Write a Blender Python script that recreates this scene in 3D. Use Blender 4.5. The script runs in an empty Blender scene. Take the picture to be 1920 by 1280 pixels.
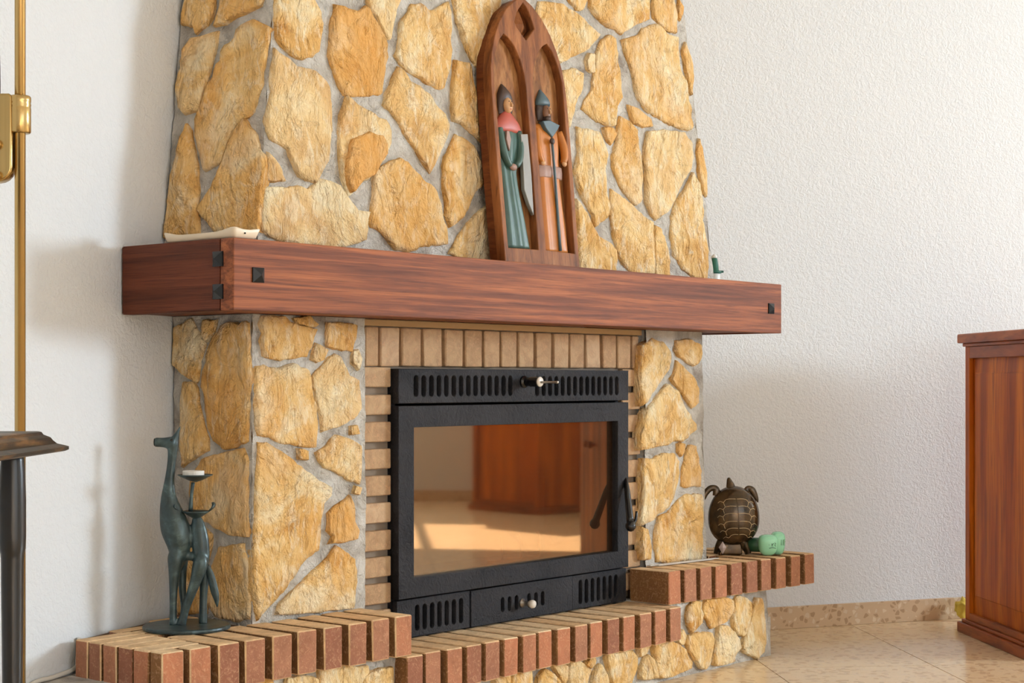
import bpy, bmesh, math, random
from mathutils import Vector, Matrix, noise

# ------------------------------------------------------------------ scene, camera, light
random.seed(7)
scene = bpy.context.scene
COL = scene.collection
scene.view_settings.view_transform = 'Standard'
scene.view_settings.look = 'None'
scene.view_settings.gamma = 1.0
scene.view_settings.use_curve_mapping = False
scene.view_settings.exposure = -1.12
scene.cycles.use_denoising = True
scene.cycles.max_bounces = 7
scene.cycles.diffuse_bounces = 4
scene.cycles.sample_clamp_indirect = 4.0
scene.cycles.use_adaptive_sampling = True
scene.cycles.adaptive_threshold = 0.03
scene.cycles.glossy_bounces = 3
scene.cycles.transparent_max_bounces = 4

CAM_H = 0.732
FWD = Vector((0.76827, 0.64013, 0.0))        # camera's level viewing direction
RIGHT = Vector((0.64013, -0.76827, 0.0))
cam_data = bpy.data.cameras.new('camera')
cam = bpy.data.objects.new('camera', cam_data)
COL.objects.link(cam)
cam.location = (-1.9834, -2.3015, CAM_H)
cam.rotation_euler = (math.pi / 2, 0, math.atan2(FWD.y, FWD.x) - math.pi / 2)
cam_data.sensor_width = 36.0
cam_data.lens = 3138.2 / 1920 * 36.0
cam_data.shift_y = (714.7 - 640) / 1920
cam_data.clip_start = 0.05
scene.camera = cam

world = bpy.data.worlds.new('world')
scene.world = world
world.use_nodes = True
world.node_tree.nodes['Background'].inputs[0].default_value = (0.75, 0.86, 1.0, 1)
world.node_tree.nodes['Background'].inputs[1].default_value = 1.0

# room plan (a corner room with an obtuse corner behind the fireplace)
RA = Vector((1.364, 0.802, 0))                # corner behind the fireplace
LDIR = Vector((-0.944, -0.3296, 0))
RDIR = Vector((0.871, -0.491, 0))
RB = RA + RDIR * 6.2
WDIR = Vector((-0.491, -0.871, 0))
RC = RB + WDIR * 5.0
RD = RA + LDIR * 6.0
RE = RD + Vector((0.3296, -0.944, 0)) * 4.8
ROOM_H = 2.5
WIN1 = (1.65, 3.45, 1.20, 2.25)                # along wall RB->RC, sill and head
FILL_WIN = (4.3, 6.9, 0.15, 2.20)                 # along wall RC->RE (behind the camera); unseen, added for fill light

def area(name, loc, facing, w, h, power, col):
    d = bpy.data.lights.new(name, 'AREA')
    d.shape = 'RECTANGLE'; d.size = w; d.size_y = h; d.energy = power; d.color = col
    o = bpy.data.objects.new(name, d); COL.objects.link(o)
    o.location = loc
    o.rotation_euler = Vector(facing).to_track_quat('-Z', 'Z').to_euler()
    return o

w1c = RB + WDIR * (WIN1[0] + WIN1[1]) / 2 + RDIR * 0.03
area('daylight_side_window', (w1c.x, w1c.y, (WIN1[2] + WIN1[3]) / 2), -RDIR, WIN1[1] - WIN1[0] - .06, WIN1[3] - WIN1[2] - .06, 790, (0.745, 0.89, 1.01))
CEDIR = (RE - RC).normalized()
CEN = Vector((CEDIR.y, -CEDIR.x, 0))          # inward normal, checked below
if CEN.dot(RA - RC) < 0: CEN = -CEN
w2c = RC + CEDIR * (FILL_WIN[0] + FILL_WIN[1]) / 2 - CEN * 0.03
area('fill_window_light', (w2c.x, w2c.y, (FILL_WIN[2] + FILL_WIN[3]) / 2), CEN, FILL_WIN[1] - FILL_WIN[0] - .06, FILL_WIN[3] - FILL_WIN[2] - .06, 112, (0.84, 0.93, 1.0))  # soft fill light, set in a window added behind the camera
sd = bpy.data.lights.new('sun', 'SUN'); sd.energy = 100.0; sd.angle = 0.01; sd.color = (1.0, 0.90, 0.76)
sun = bpy.data.objects.new('sun', sd); COL.objects.link(sun)
sun.location = (9, -8, 6)
sun.rotation_euler = Vector((-1.59, 1.57, -1.6)).to_track_quat('-Z', 'Z').to_euler()

# ------------------------------------------------------------------ helpers
LOC = {}
def lin(r, g, b):
    f = lambda v: (v / 255 / 12.92) if v / 255 <= 0.04045 else ((v / 255 + 0.055) / 1.055) ** 2.4
    return (f(r), f(g), f(b), 1.0)

def tag(o, label=None, cat=None, group=None, kind=None):
    if label: o['label'] = label
    if cat: o['category'] = cat
    if group: o['group'] = group
    if kind: o['kind'] = kind
    return o

def thing(name, loc, label, cat, group=None):
    o = bpy.data.objects.new(name, None); COL.objects.link(o)
    o.location = loc; o.empty_display_size = 0.05
    LOC[o] = Vector(loc)
    return tag(o, label, cat, group)

WORLD = {}
def world_of(o):
    if o in WORLD: return WORLD[o]
    return Vector(o.location)

def put(name, me, mats, parent=None, loc=None, smooth=None):
    if mats is not None and not me.materials:
        for m in (mats if isinstance(mats, (list, tuple)) else [mats]): me.materials.append(m)
    o = bpy.data.objects.new(name, me)
    if loc is not None: o.location = loc
    WORLD[o] = Vector(o.location)
    COL.objects.link(o)
    if parent is not None:
        o.parent = parent
        o.matrix_parent_inverse = Matrix.Translation(-world_of(parent))
    if smooth is not None: shade(me, smooth)
    return o

def shade(me, on=True):
    for p in me.polygons: p.use_smooth = on

def me_from(verts, faces, name='mesh'):
    me = bpy.data.meshes.new(name)
    me.from_pydata([tuple(v) for v in verts], [], faces); me.update()
    return me

def me_bm(bm, name='mesh', recalc=True):
    if recalc: bmesh.ops.recalc_face_normals(bm, faces=bm.faces[:])
    me = bpy.data.meshes.new(name); bm.to_mesh(me); bm.free(); return me

def bm_box(bm, lo, hi, M=None):
    vs = [bm.verts.new((x, y, z)) for x in (lo[0], hi[0]) for y in (lo[1], hi[1]) for z in (lo[2], hi[2])]
    for f in ((0, 1, 3, 2), (4, 6, 7, 5), (0, 4, 5, 1), (2, 3, 7, 6), (0, 2, 6, 4), (1, 5, 7, 3)):
        bm.faces.new([vs[i] for i in f])
    if M is not None:
        for v in vs: v.co = M @ v.co
    return vs

def box_me(lo, hi, bev=0.0, seg=2, M=None, name='mesh'):
    bm = bmesh.new(); bm_box(bm, lo, hi)
    if bev: bmesh.ops.bevel(bm, geom=bm.edges[:], offset=bev, segments=seg, affect='EDGES', profile=0.6)
    if M is not None: bm.transform(M)
    return me_bm(bm, name)

def prism_me(poly, z0, z1, bev=0.0, name='mesh'):
    """vertical prism over a plan polygon (x, y)"""
    bm = bmesh.new(); n = len(poly)
    a = [bm.verts.new((p[0], p[1], z0)) for p in poly]; b = [bm.verts.new((p[0], p[1], z1)) for p in poly]
    bm.faces.new(a[::-1]); bm.faces.new(b)
    for i in range(n): bm.faces.new((a[i], a[(i + 1) % n], b[(i + 1) % n], b[i]))
    if bev: bmesh.ops.bevel(bm, geom=bm.edges[:], offset=bev, segments=2, affect='EDGES')
    return me_bm(bm, name)

def bm_loft(bm, rings, cap=True, closed=True):
    R = [[bm.verts.new(p) for p in r] for r in rings]
    n = len(R[0])
    for a, b in zip(R, R[1:]):
        for i in range(n if closed else n - 1):
            j = (i + 1) % n
            bm.faces.new((a[i], a[j], b[j], b[i]))
    if cap:
        bm.faces.new(R[0][::-1]); bm.faces.new(R[-1])
    return R

def bm_tube(bm, pts, radii, n=12, flat=None, cap=True):
    """tube along points; flat = (axis vector, factor) squashes the section"""
    pts = [Vector(p) for p in pts]
    if not isinstance(radii, (list, tuple)): radii = [radii] * len(pts)
    rings = []; prev = None
    for i, p in enumerate(pts):
        t = (pts[min(i + 1, len(pts) - 1)] - pts[max(i - 1, 0)]).normalized()
        ref = prev if prev is not None else (Vector((0, 1, 0)) if abs(t.y) < 0.9 else Vector((1, 0, 0)))
        s = (ref - t * ref.dot(t)).normalized(); prev = s
        q = t.cross(s)
        ring = []
        for k in range(n):
            a = 2 * math.pi * k / n
            off = s * math.cos(a) * radii[i] + q * math.sin(a) * radii[i]
            if flat: off = off - Vector(flat[0]) * off.dot(Vector(flat[0])) * (1 - flat[1])
            ring.append(p + off)
        rings.append(ring)
    bm_loft(bm, rings, cap)

def spline(pts, sub=6):
    """Catmull-Rom through tuples of any length"""
    out = []; P = [pts[0]] + list(pts) + [pts[-1]]
    for i in range(1, len(P) - 2):
        for k in range(sub):
            t = k / sub
            out.append(tuple(0.5 * ((2 * b) + (c - a) * t + (2 * a - 5 * b + 4 * c - d) * t * t + (3 * b - a - 3 * c + d) * t ** 3)
                             for a, b, c, d in zip(P[i - 1], P[i], P[i + 1], P[i + 2])))
    out.append(tuple(pts[-1]))
    return out

def tube_me(pts, radii, n=12, flat=None, name='mesh', sub=0):
    if sub:
        if not isinstance(radii, (list, tuple)): radii = [radii] * len(pts)
        q = spline([tuple(p) + (r,) for p, r in zip(pts, radii)], sub)
        pts = [a[:3] for a in q]; radii = [max(a[3], 1e-4) for a in q]
    bm = bmesh.new(); bm_tube(bm, pts, radii, n, flat)
    return me_bm(bm, name)

def lathe_me(prof, n=24, M=None, name='mesh', sx=1.0, sy=1.0):
    """profile (r, z) around local z"""
    bm = bmesh.new()
    rings = [[(r * math.cos(2 * math.pi * k / n) * sx, r * math.sin(2 * math.pi * k / n) * sy, z) for k in range(n)] for r, z in prof]
    bm_loft(bm, rings)
    if M is not None: bm.transform(M)
    return me_bm(bm, name)

def cut_me(loops, t, M, bev=0.0, name='mesh'):
    """flat plate with holes: loops in local (x, z) metres, front at local y=0, back at y=t; M maps to world"""
    cu = bpy.data.curves.new('tmp', 'CURVE'); cu.dimensions = '2D'; cu.fill_mode = 'BOTH'
    cu.extrude = t / 2; cu.bevel_depth = bev; cu.bevel_resolution = 1; cu.offset = -bev
    for lp in loops:
        s = cu.splines.new('POLY'); s.points.add(len(lp) - 1)
        for p, q in zip(s.points, lp): p.co = (q[0], q[1], 0, 1)
        s.use_cyclic_u = True
    o = bpy.data.objects.new('tmp', cu); COL.objects.link(o)
    dg = bpy.context.evaluated_depsgraph_get()
    me = bpy.data.meshes.new_from_object(o.evaluated_get(dg))
    me.name = name
    bpy.data.objects.remove(o); bpy.data.curves.remove(cu)
    R = Matrix(((1, 0, 0, 0), (0, 0, -1, t / 2), (0, 1, 0, 0), (0, 0, 0, 1)))   # curve z -> -y
    me.transform(M @ R)
    me.materials.clear()
    return me

def apply_mods(name, me, mods):
    """evaluate modifiers on a mesh and hand back the result"""
    o = bpy.data.objects.new('tmp', me); COL.objects.link(o)
    for typ, kw in mods:
        m = o.modifiers.new(typ.lower(), typ)
        for k, v in kw.items(): setattr(m, k, v)
    dg = bpy.context.evaluated_depsgraph_get()
    r = bpy.data.meshes.new_from_object(o.evaluated_get(dg)); r.name = name
    bpy.data.objects.remove(o); bpy.data.meshes.remove(me)
    return r

def frame(origin, x, y, z):
    m = Matrix.Identity(4)
    for i, a in enumerate((x, y, z)):
        for j in range(3): m[j][i] = a[j]
    for j in range(3): m[j][3] = origin[j]
    return m

def P2(s, k=0.001):
    return [tuple(float(v) * k for v in p.split(',')) for p in s.split()]

# ------------------------------------------------------------------ materials
class NT:
    def __init__(self, name):
        self.m = bpy.data.materials.new(name); self.m.use_nodes = True
        self.t = self.m.node_tree; self.b = self.t.nodes['Principled BSDF']; self.out = self.t.nodes['Material Output']
    def n(self, typ, **kw):
        o = self.t.nodes.new(typ)
        for k, v in kw.items(): setattr(o, k, v)
        return o
    def l(self, a, b): self.t.links.new(a, b)
    def coord(self, scale=(1, 1, 1), kind='Object', rnd=0.0):
        tc = self.n('ShaderNodeTexCoord'); src = tc.outputs[kind]
        if rnd:
            oi = self.n('ShaderNodeObjectInfo')
            ml = self.n('ShaderNodeVectorMath', operation='MULTIPLY'); cx = self.n('ShaderNodeCombineXYZ')
            for i in range(3): self.l(oi.outputs['Random'], cx.inputs[i])
            self.l(cx.outputs[0], ml.inputs[0]); ml.inputs[1].default_value = (rnd, rnd * 1.7, rnd * 0.6)
            ad = self.n('ShaderNodeVectorMath', operation='ADD'); self.l(src, ad.inputs[0]); self.l(ml.outputs[0], ad.inputs[1]); src = ad.outputs[0]
        mp = self.n('ShaderNodeMapping'); self.l(src, mp.inputs[0]); mp.inputs['Scale'].default_value = scale
        return mp.outputs[0]
    def noise(self, co, scale, detail=4, rough=0.55, dist=0.0, lac=2.0):
        t = self.n('ShaderNodeTexNoise'); self.l(co, t.inputs['Vector'])
        t.inputs['Scale'].default_value = scale; t.inputs['Detail'].default_value = detail
        t.inputs['Roughness'].default_value = rough; t.inputs['Distortion'].default_value = dist
        t.inputs['Lacunarity'].default_value = lac
        return t.outputs['Fac']
    def voro(self, co, scale, feature='F1', out='Distance'):
        t = self.n('ShaderNodeTexVoronoi', feature=feature); self.l(co, t.inputs['Vector']); t.inputs['Scale'].default_value = scale
        return t.outputs[out]
    def ramp(self, fac, stops, interp='LINEAR'):
        r = self.n('ShaderNodeValToRGB'); r.color_ramp.interpolation = interp
        e = r.color_ramp.elements
        while len(e) < len(stops): e.new(0.5)
        for x, (p, c) in zip(e, stops): x.position = p; x.color = c if len(c) == 4 else (*c, 1)
        self.l(fac, r.inputs[0]); return r.outputs[0]
    def mix(self, fac, a, b, mode='MIX'):
        m = self.n('ShaderNodeMix', data_type='RGBA', blend_type=mode)
        for s, v in ((m.inputs[0], fac), (m.inputs[6], a), (m.inputs[7], b)):
            if hasattr(v, 'is_linked'): self.l(v, s)
            else: s.default_value = v
        return m.outputs[2]
    def math(self, op, a, b=0.0, clamp=False):
        m = self.n('ShaderNodeMath', operation=op); m.use_clamp = clamp
        for s, v in ((m.inputs[0], a), (m.inputs[1], b)):
            if hasattr(v, 'is_linked'): self.l(v, s)
            else: s.default_value = v
        return m.outputs[0]
    def bump(self, h, strength=0.5, dist=0.01, prev=None):
        b = self.n('ShaderNodeBump'); self.l(h, b.inputs['Height'])
        b.inputs['Strength'].default_value = strength; b.inputs['Distance'].default_value = dist
        if prev is not None: self.l(prev, b.inputs['Normal'])
        return b.outputs[0]
    def done(self, col=None, rough=0.6, metal=0.0, nrm=None, spec=None, **kw):
        b = self.b
        if col is not None:
            if hasattr(col, 'is_linked'): self.l(col, b.inputs['Base Color'])
            else: b.inputs['Base Color'].default_value = col
        if hasattr(rough, 'is_linked'): self.l(rough, b.inputs['Roughness'])
        else: b.inputs['Roughness'].default_value = rough
        b.inputs['Metallic'].default_value = metal
        if spec is not None: b.inputs['Specular IOR Level'].default_value = spec
        if nrm is not None: self.l(nrm, b.inputs['Normal'])
        for k, v in kw.items(): b.inputs[k.replace('_', ' ')].default_value = v
        return self.m

def plain(name, col, rough=0.5, metal=0.0, bump=0.0, bscale=60, vary=0.0, **kw):
    t = NT(name); co = t.coord()
    c = col; nr = None
    if vary:
        f = t.noise(co, bscale * 0.4, 4)
        c = t.mix(t.math('MULTIPLY', f, 1.0), tuple(v * (1 - vary) for v in col[:3]) + (1,), tuple(min(v * (1 + vary), 1) for v in col[:3]) + (1,))
    if bump: nr = t.bump(t.noise(co, bscale, 5), bump, 0.004)
    return t.done(c, rough, metal, nr, **kw)

def m_stucco(name, col, strength=0.5):
    t = NT(name); co = t.coord()
    n1 = t.noise(co, 95, 3, 0.5, 0.9)
    r = t.ramp(n1, [(0.38, (0, 0, 0, 1)), (0.62, (1, 1, 1, 1))])
    n2 = t.noise(co, 26, 3)
    h = t.math('ADD', r, t.math('MULTIPLY', n2, 1.2))
    c = t.mix(t.noise(co, 2.2, 3), tuple(v * 0.97 for v in col[:3]) + (1,), col)
    return t.done(c, 0.85, 0, t.bump(h, strength, 0.0035), spec=0.2)

def m_stone():
    t = NT('golden_limestone'); co = t.coord(rnd=23.0)
    n1 = t.noise(co, 7.5, 7, 0.6, 0.7)
    base = t.ramp(n1, [(0.30, lin(202, 146, 76)), (0.42, lin(228, 180, 110)), (0.52, lin(240, 202, 140)), (0.66, lin(252, 234, 194))])
    st = t.noise(t.coord((1, 1, 0.45), rnd=11.0), 42, 5, 0.65, 0.8)
    base = t.mix(t.math('MULTIPLY', t.ramp(st, [(0.5, (0, 0, 0, 1)), (0.68, (1, 1, 1, 1))]), 0.75), base, lin(253, 239, 208))
    dk = t.noise(co, 30, 6, 0.65, 0.5)
    base = t.mix(t.ramp(dk, [(0.58, (0, 0, 0, 1)), (0.74, (.7, .7, .7, 1))]), base, lin(172, 112, 52))
    oc = t.noise(co, 4.5, 3, 0.6, 1.0)
    base = t.mix(t.ramp(oc, [(0.5, (0, 0, 0, 1)), (0.66, (.55, .55, .55, 1))]), base, lin(222, 160, 82))
    ck = t.math('ABSOLUTE', t.math('SUBTRACT', t.noise(co, 7, 4, 0.7, 0.9), 0.5))
    base = t.mix(t.ramp(ck, [(0.0, (.3, .3, .3, 1)), (0.014, (0, 0, 0, 1))]), base, lin(138, 88, 42))
    oi = t.n('ShaderNodeObjectInfo'); sp = t.n('ShaderNodeSeparateColor'); t.l(oi.outputs['Color'], sp.inputs[0])
    pos = t.math('MULTIPLY', sp.outputs[0], 0.6, True)
    base = t.mix(pos, base, lin(246, 226, 186))
    base = t.mix(t.math('MULTIPLY', sp.outputs[1], 0.8, True), base, t.mix(st, lin(206, 138, 62), lin(238, 182, 104)))
    cz = t.coord((1, 1, 0.6), rnd=5.0)
    rg = t.math('ABSOLUTE', t.math('SUBTRACT', t.noise(cz, 11, 5, 0.6, 0.8), 0.5))
    h2 = t.noise(cz, 46, 4, 0.7, 0.5)
    nb = t.bump(t.math('ADD', t.math('MULTIPLY', rg, 1.8), t.math('MULTIPLY', h2, 0.5)), 1.0, 0.027)
    return t.done(base, 0.82, 0, nb, spec=0.25)

def m_mortar():
    t = NT('grey_mortar'); co = t.coord()
    n = t.noise(co, 14, 6, 0.6, 0.5)
    c = t.ramp(n, [(0.30, lin(160, 149, 138)), (0.48, lin(206, 198, 187)), (0.66, lin(232, 226, 217))])
    h = t.noise(co, 55, 7, 0.65, 1.2)
    nb = t.bump(t.noise(co, 22, 4, 0.6, 2.5), 0.8, 0.02)
    return t.done(c, 0.9, 0, t.bump(h, 0.8, 0.008, nb), spec=0.2)

def m_brick(name, a, b, c, rndamt=1.0):
    t = NT(name); co = t.coord(rnd=13.0)
    oi = t.n('ShaderNodeObjectInfo')
    base = t.ramp(oi.outputs['Random'], [(0.0, a), (0.5, b), (1.0, c)])
    n = t.noise(co, 28, 6, 0.65, 0.6)
    base = t.mix(t.ramp(n, [(0.42, (0, 0, 0, 1)), (0.7, (.45, .45, .45, 1))]), base, lin(120, 80, 58))
    sp = t.noise(co, 120, 4, 0.7)
    base = t.mix(t.ramp(sp, [(0.64, (0, 0, 0, 1)), (0.74, (.4, .4, .4, 1))]), base, lin(222, 184, 148))
    fl = t.noise(co, 75, 4, 0.65, 2.2)
    base = t.mix(t.ramp(fl, [(0.52, (0, 0, 0, 1)), (0.66, (.45, .45, .45, 1))]), base, lin(214, 166, 128))
    nb = t.bump(fl, 0.5, 0.004)
    return t.done(base, 0.85, 0, nb, spec=0.25)

def m_wood(name, dark, mid, light, scale, rough=0.45, rings=6.0, bump=0.25, rnd=0.0):
    """scale: small along the grain"""
    t = NT(name); co = t.coord(scale, rnd=rnd)
    n1 = t.noise(co, 1.0, 7, 0.62, 0.35)
    n2 = t.noise(co, rings, 4, 0.6, 0.4)
    base = t.ramp(n1, [(0.3, dark), (0.48, mid), (0.68, light)])
    base = t.mix(t.ramp(n2, [(0.5, (0, 0, 0, 1)), (0.72, (.75, .75, .75, 1))]), base, dark)
    return t.done(base, rough, 0, t.bump(n2, bump, 0.002), spec=0.18)

M = {}
M['wall'] = m_stucco('white_stucco', lin(233, 234, 235), 0.36)
M['ceil'] = plain('ceiling_white', lin(238, 236, 232), 0.9)
M['stone'] = m_stone()
M['mortar'] = m_mortar()
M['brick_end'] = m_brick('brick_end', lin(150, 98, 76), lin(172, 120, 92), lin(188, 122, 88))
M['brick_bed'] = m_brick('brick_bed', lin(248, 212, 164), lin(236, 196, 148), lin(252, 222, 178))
M['brick_side_shaded'] = m_brick('brick_side_shaded', lin(128, 90, 54), lin(116, 80, 46), lin(140, 100, 62))  # darkened brown: shade on the bricks' sides is put into the colour
M['brick_tan'] = m_brick('brick_tan', lin(194, 162, 126), lin(182, 148, 112), lin(204, 172, 138))
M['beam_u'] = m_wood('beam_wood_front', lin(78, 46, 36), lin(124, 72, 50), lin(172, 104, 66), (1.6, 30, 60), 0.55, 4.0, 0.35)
M['beam_w'] = m_wood('beam_wood_side_shaded', lin(62, 32, 24), lin(92, 48, 32), lin(112, 60, 42), (30, 1.6, 60), 0.55, 5.0, 0.3)  # darker copy of the front wood, with the side's shade in its colour
M['iron'] = NT('cast_iron')
def _iron(t):
    co = t.coord(); nb = t.bump(t.noise(co, 60, 4, 0.6, 1.5), 0.7, 0.006)
    c = t.ramp(t.noise(co, 9, 5), [(0.3, lin(32, 32, 36)), (0.7, lin(50, 49, 52))])
    return t.done(c, 0.62, 0.0, nb, spec=0.18)
M['iron'] = _iron(M['iron'])
M['soot'] = plain('soot', lin(18, 16, 15), 0.9)
M['black'] = plain('black_enamel', lin(18, 18, 20), 0.25)
M['stud'] = plain('dark_steel', lin(40, 42, 44), 0.4, 0.6)
M['cream'] = plain('cream_ceramic', lin(240, 222, 196), 0.35)
M['ivory'] = plain('ivory_knob', lin(232, 222, 208), 0.3)
M['steel'] = plain('steel', lin(190, 185, 178), 0.3, 0.9)
def _brass():
    t = NT('brushed_brass'); co = t.coord((60, 60, 1.0))
    c = t.mix(t.noise(co, 3, 3), lin(168, 138, 84), lin(206, 178, 122))
    return t.done(c, 0.24, 0.95)
M['brass'] = _brass()
def _bronze(name, a, b, c, rough):
    t = NT(name); co = t.coord()
    n = t.noise(co, 30, 6, 0.65, 0.5)
    col = t.ramp(n, [(0.3, a), (0.55, b), (0.78, c)])
    return t.done(col, rough, 0.35, t.bump(n, 0.2, 0.002), spec=0.5)
M['patina'] = _bronze('blue_green_patina', lin(40, 49, 51), lin(60, 76, 78), lin(104, 126, 124), 0.34)
M['turtle'] = _bronze('dark_glazed_bronze', lin(36, 28, 18), lin(76, 58, 36), lin(120, 94, 62), 0.17)
M['turtle_line'] = plain('worn_bronze_line', lin(206, 184, 146), 0.3, 0.5)
M['wax'] = plain('white_wax', lin(246, 240, 230), 0.5)
M['green'] = plain('mint_glaze', lin(158, 224, 186), 0.18, vary=0.06)
M['green_dk'] = plain('dark_green_glaze', lin(44, 84, 60), 0.25)
M['cap'] = plain('green_plastic', lin(20, 92, 76), 0.35)
M['white'] = plain('white_plastic', lin(240, 238, 232), 0.35)
M['gem'] = plain('pale_pink_shell', lin(190, 170, 164), 0.15)
M['yellow'] = plain('yellow_cloth', lin(232, 206, 90), 0.9, bump=0.3, bscale=120)
M['cable'] = plain('white_cable', lin(226, 220, 208), 0.5)
M['cab'] = m_wood('cabinet_pine', lin(112, 44, 4), lin(168, 80, 8), lin(206, 116, 22), (14, 14, 1.0), 0.45, 4.0, 0.12)
M['cab_h'] = m_wood('cabinet_pine_rail', lin(96, 40, 12), lin(146, 70, 24), lin(172, 92, 36), (3, 3, 22), 0.35, 4.0, 0.12)
M['table'] = m_wood('worn_dark_table', lin(24, 23, 22), lin(44, 40, 35), lin(132, 96, 58), (8, 8, 70), 0.35, 3.0, 0.2)
M['ebony'] = plain('ebonised_leg', lin(22, 22, 24), 0.28, vary=0.3)
M['carve'] = m_wood('carved_frame_wood', lin(78, 42, 22), lin(132, 80, 44), lin(168, 110, 66), (30, 30, 3.5), 0.5, 4.0, 0.5)
M['carve_in'] = m_wood('carved_recess_wood', lin(86, 54, 30), lin(146, 98, 58), lin(184, 136, 88), (30, 30, 7.0), 0.55, 4.0, 0.5)
M['carve_side'] = m_wood('carved_side_wood', lin(72, 36, 18), lin(104, 56, 28), lin(122, 68, 36), (10, 10, 60), 0.5, 4.0, 0.2)
M['p_green'] = plain('paint_green', lin(62, 92, 84), 0.4, vary=0.35, bscale=90)
M['p_red'] = plain('paint_red', lin(176, 84, 70), 0.45, vary=0.2, bscale=90)
M['p_ochre'] = plain('paint_ochre', lin(186, 114, 44), 0.4, vary=0.22, bscale=90)
M['p_blue'] = plain('paint_slate_blue', lin(76, 96, 104), 0.45, vary=0.2, bscale=90)
M['p_hair'] = plain('paint_dark_brown', lin(62, 44, 36), 0.5, vary=0.2, bscale=90)
M['p_skin'] = plain('paint_skin', lin(206, 158, 112), 0.45, vary=0.12, bscale=120)
M['p_dark'] = plain('paint_dark_skin', lin(124, 86, 62), 0.45, vary=0.2, bscale=120)
M['p_grey'] = plain('paint_grey', lin(140, 136, 128), 0.45, vary=0.2, bscale=90)
M['p_pink'] = plain('paint_dusty_pink', lin(158, 124, 110), 0.5, vary=0.2, bscale=90)
M['frame_white'] = plain('white_window_frame', lin(235, 235, 232), 0.4)
M['paper'] = plain('glossy_paper', lin(222, 216, 210), 0.25)

def _floor():
    t = NT('polished_terrazzo'); co = t.coord(rnd=31.0)
    base = t.mix(t.noise(co, 6, 4), lin(238, 206, 162), lin(247, 221, 182))
    v = t.voro(t.coord((1, 1, 1), rnd=7.0), 70, 'F1', 'Color'); s = t.n('ShaderNodeSeparateColor'); t.l(v, s.inputs[0])
    base = t.mix(t.math('MULTIPLY', t.ramp(s.outputs[0], [(0.78, (0, 0, 0, 1)), (0.8, (1, 1, 1, 1))]), 0.35), base, lin(160, 118, 82))
    base = t.mix(t.math('MULTIPLY', t.ramp(s.outputs[1], [(0.82, (0, 0, 0, 1)), (0.84, (1, 1, 1, 1))]), 0.4), base, lin(230, 204, 172))
    n = t.noise(co, 70, 4, 0.7, 1.5)
    base = t.mix(t.ramp(n, [(0.6, (0, 0, 0, 1)), (0.7, (.5, .5, .5, 1))]), base, lin(150, 112, 78))
    return t.done(base, 0.16, 0, None, spec=0.45)
M['floor'] = _floor()
def _skirt():
    t = NT('terrazzo_skirting'); co = t.coord()
    v = t.voro(co, 62, 'F1', 'Color'); s = t.n('ShaderNodeSeparateColor'); t.l(v, s.inputs[0])
    d = t.voro(co, 62, 'DISTANCE_TO_EDGE')
    base = t.mix(t.noise(co, 12, 3), lin(196, 166, 132), lin(212, 186, 154))
    f = t.math('MULTIPLY', t.ramp(s.outputs[0], [(0.55, (0, 0, 0, 1)), (0.58, (1, 1, 1, 1))]), t.ramp(d, [(0.1, (0, 0, 0, 1)), (0.16, (.8, .8, .8, 1))]))
    base = t.mix(f, base, lin(166, 134, 102))
    f2 = t.math('MULTIPLY', t.ramp(s.outputs[1], [(0.78, (0, 0, 0, 1)), (0.8, (1, 1, 1, 1))]), t.ramp(d, [(0.1, (0, 0, 0, 1)), (0.16, (.7, .7, .7, 1))]))
    base = t.mix(f2, base, lin(228, 212, 188))
    return t.done(base, 0.3)
M['skirt'] = _skirt()
M['grout'] = plain('floor_joint', lin(110, 84, 60), 0.9)
def _glass():
    t = NT('smoked_stove_glass')
    gl = t.n('ShaderNodeBsdfGlossy'); gl.inputs['Color'].default_value = (1.0, 0.78, 0.55, 1); gl.inputs['Roughness'].default_value = 0.03
    tr = t.n('ShaderNodeBsdfTransparent'); tr.inputs['Color'].default_value = (0.42, 0.32, 0.24, 1)
    df = t.n('ShaderNodeBsdfDiffuse'); df.inputs['Color'].default_value = lin(150, 112, 84)
    m0 = t.n('ShaderNodeMixShader'); m0.inputs[0].default_value = 0.08; t.l(tr.outputs[0], m0.inputs[1]); t.l(df.outputs[0], m0.inputs[2])
    m1 = t.n('ShaderNodeMixShader'); m1.inputs[0].default_value = 0.19; t.l(m0.outputs[0], m1.inputs[1]); t.l(gl.outputs[0], m1.inputs[2])
    t.l(m1.outputs[0], t.out.inputs[0]); return t.m
M['glass'] = _glass()
def _pane():
    t = NT('window_glass')
    gl = t.n('ShaderNodeBsdfGlossy'); gl.inputs['Roughness'].default_value = 0.0
    tr = t.n('ShaderNodeBsdfTransparent')
    m1 = t.n('ShaderNodeMixShader'); m1.inputs[0].default_value = 0.06; t.l(tr.outputs[0], m1.inputs[1]); t.l(gl.outputs[0], m1.inputs[2])
    t.l(m1.outputs[0], t.out.inputs[0]); return t.m
M['pane'] = _pane()
M['joint'] = plain('brown_joint', lin(92, 66, 42), 0.95, bump=0.4, bscale=90)
M['joint_grey'] = plain('surround_joint', lin(138, 122, 106), 0.95, bump=0.4, bscale=90)

# ------------------------------------------------------------------ room shell
def wall(name, p, q, inward, openings=(), mat='wall', label=None):
    """wall with thickness standing outside the line p-q, with rectangular openings (s0, s1, z0, z1)"""
    d = (q - p); L = d.length; d.normalize(); out = -Vector(inward)
    F = frame(p, d, out, Vector((0, 0, 1)))
    bm = bmesh.new(); t = 0.14
    def b(s0, s1, z0, z1): bm_box(bm, (s0, 0, z0), (s1, t, z1), F)
    s = 0.0
    for (a, c, z0, z1) in sorted(openings):
        b(s, a, 0, ROOM_H); b(a, c, 0, z0); b(a, c, z1, ROOM_H); s = c
    b(s, L, 0, ROOM_H)
    o = put(name, me_bm(bm), M[mat])
    return tag(o, label, None, None, 'structure')

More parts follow.
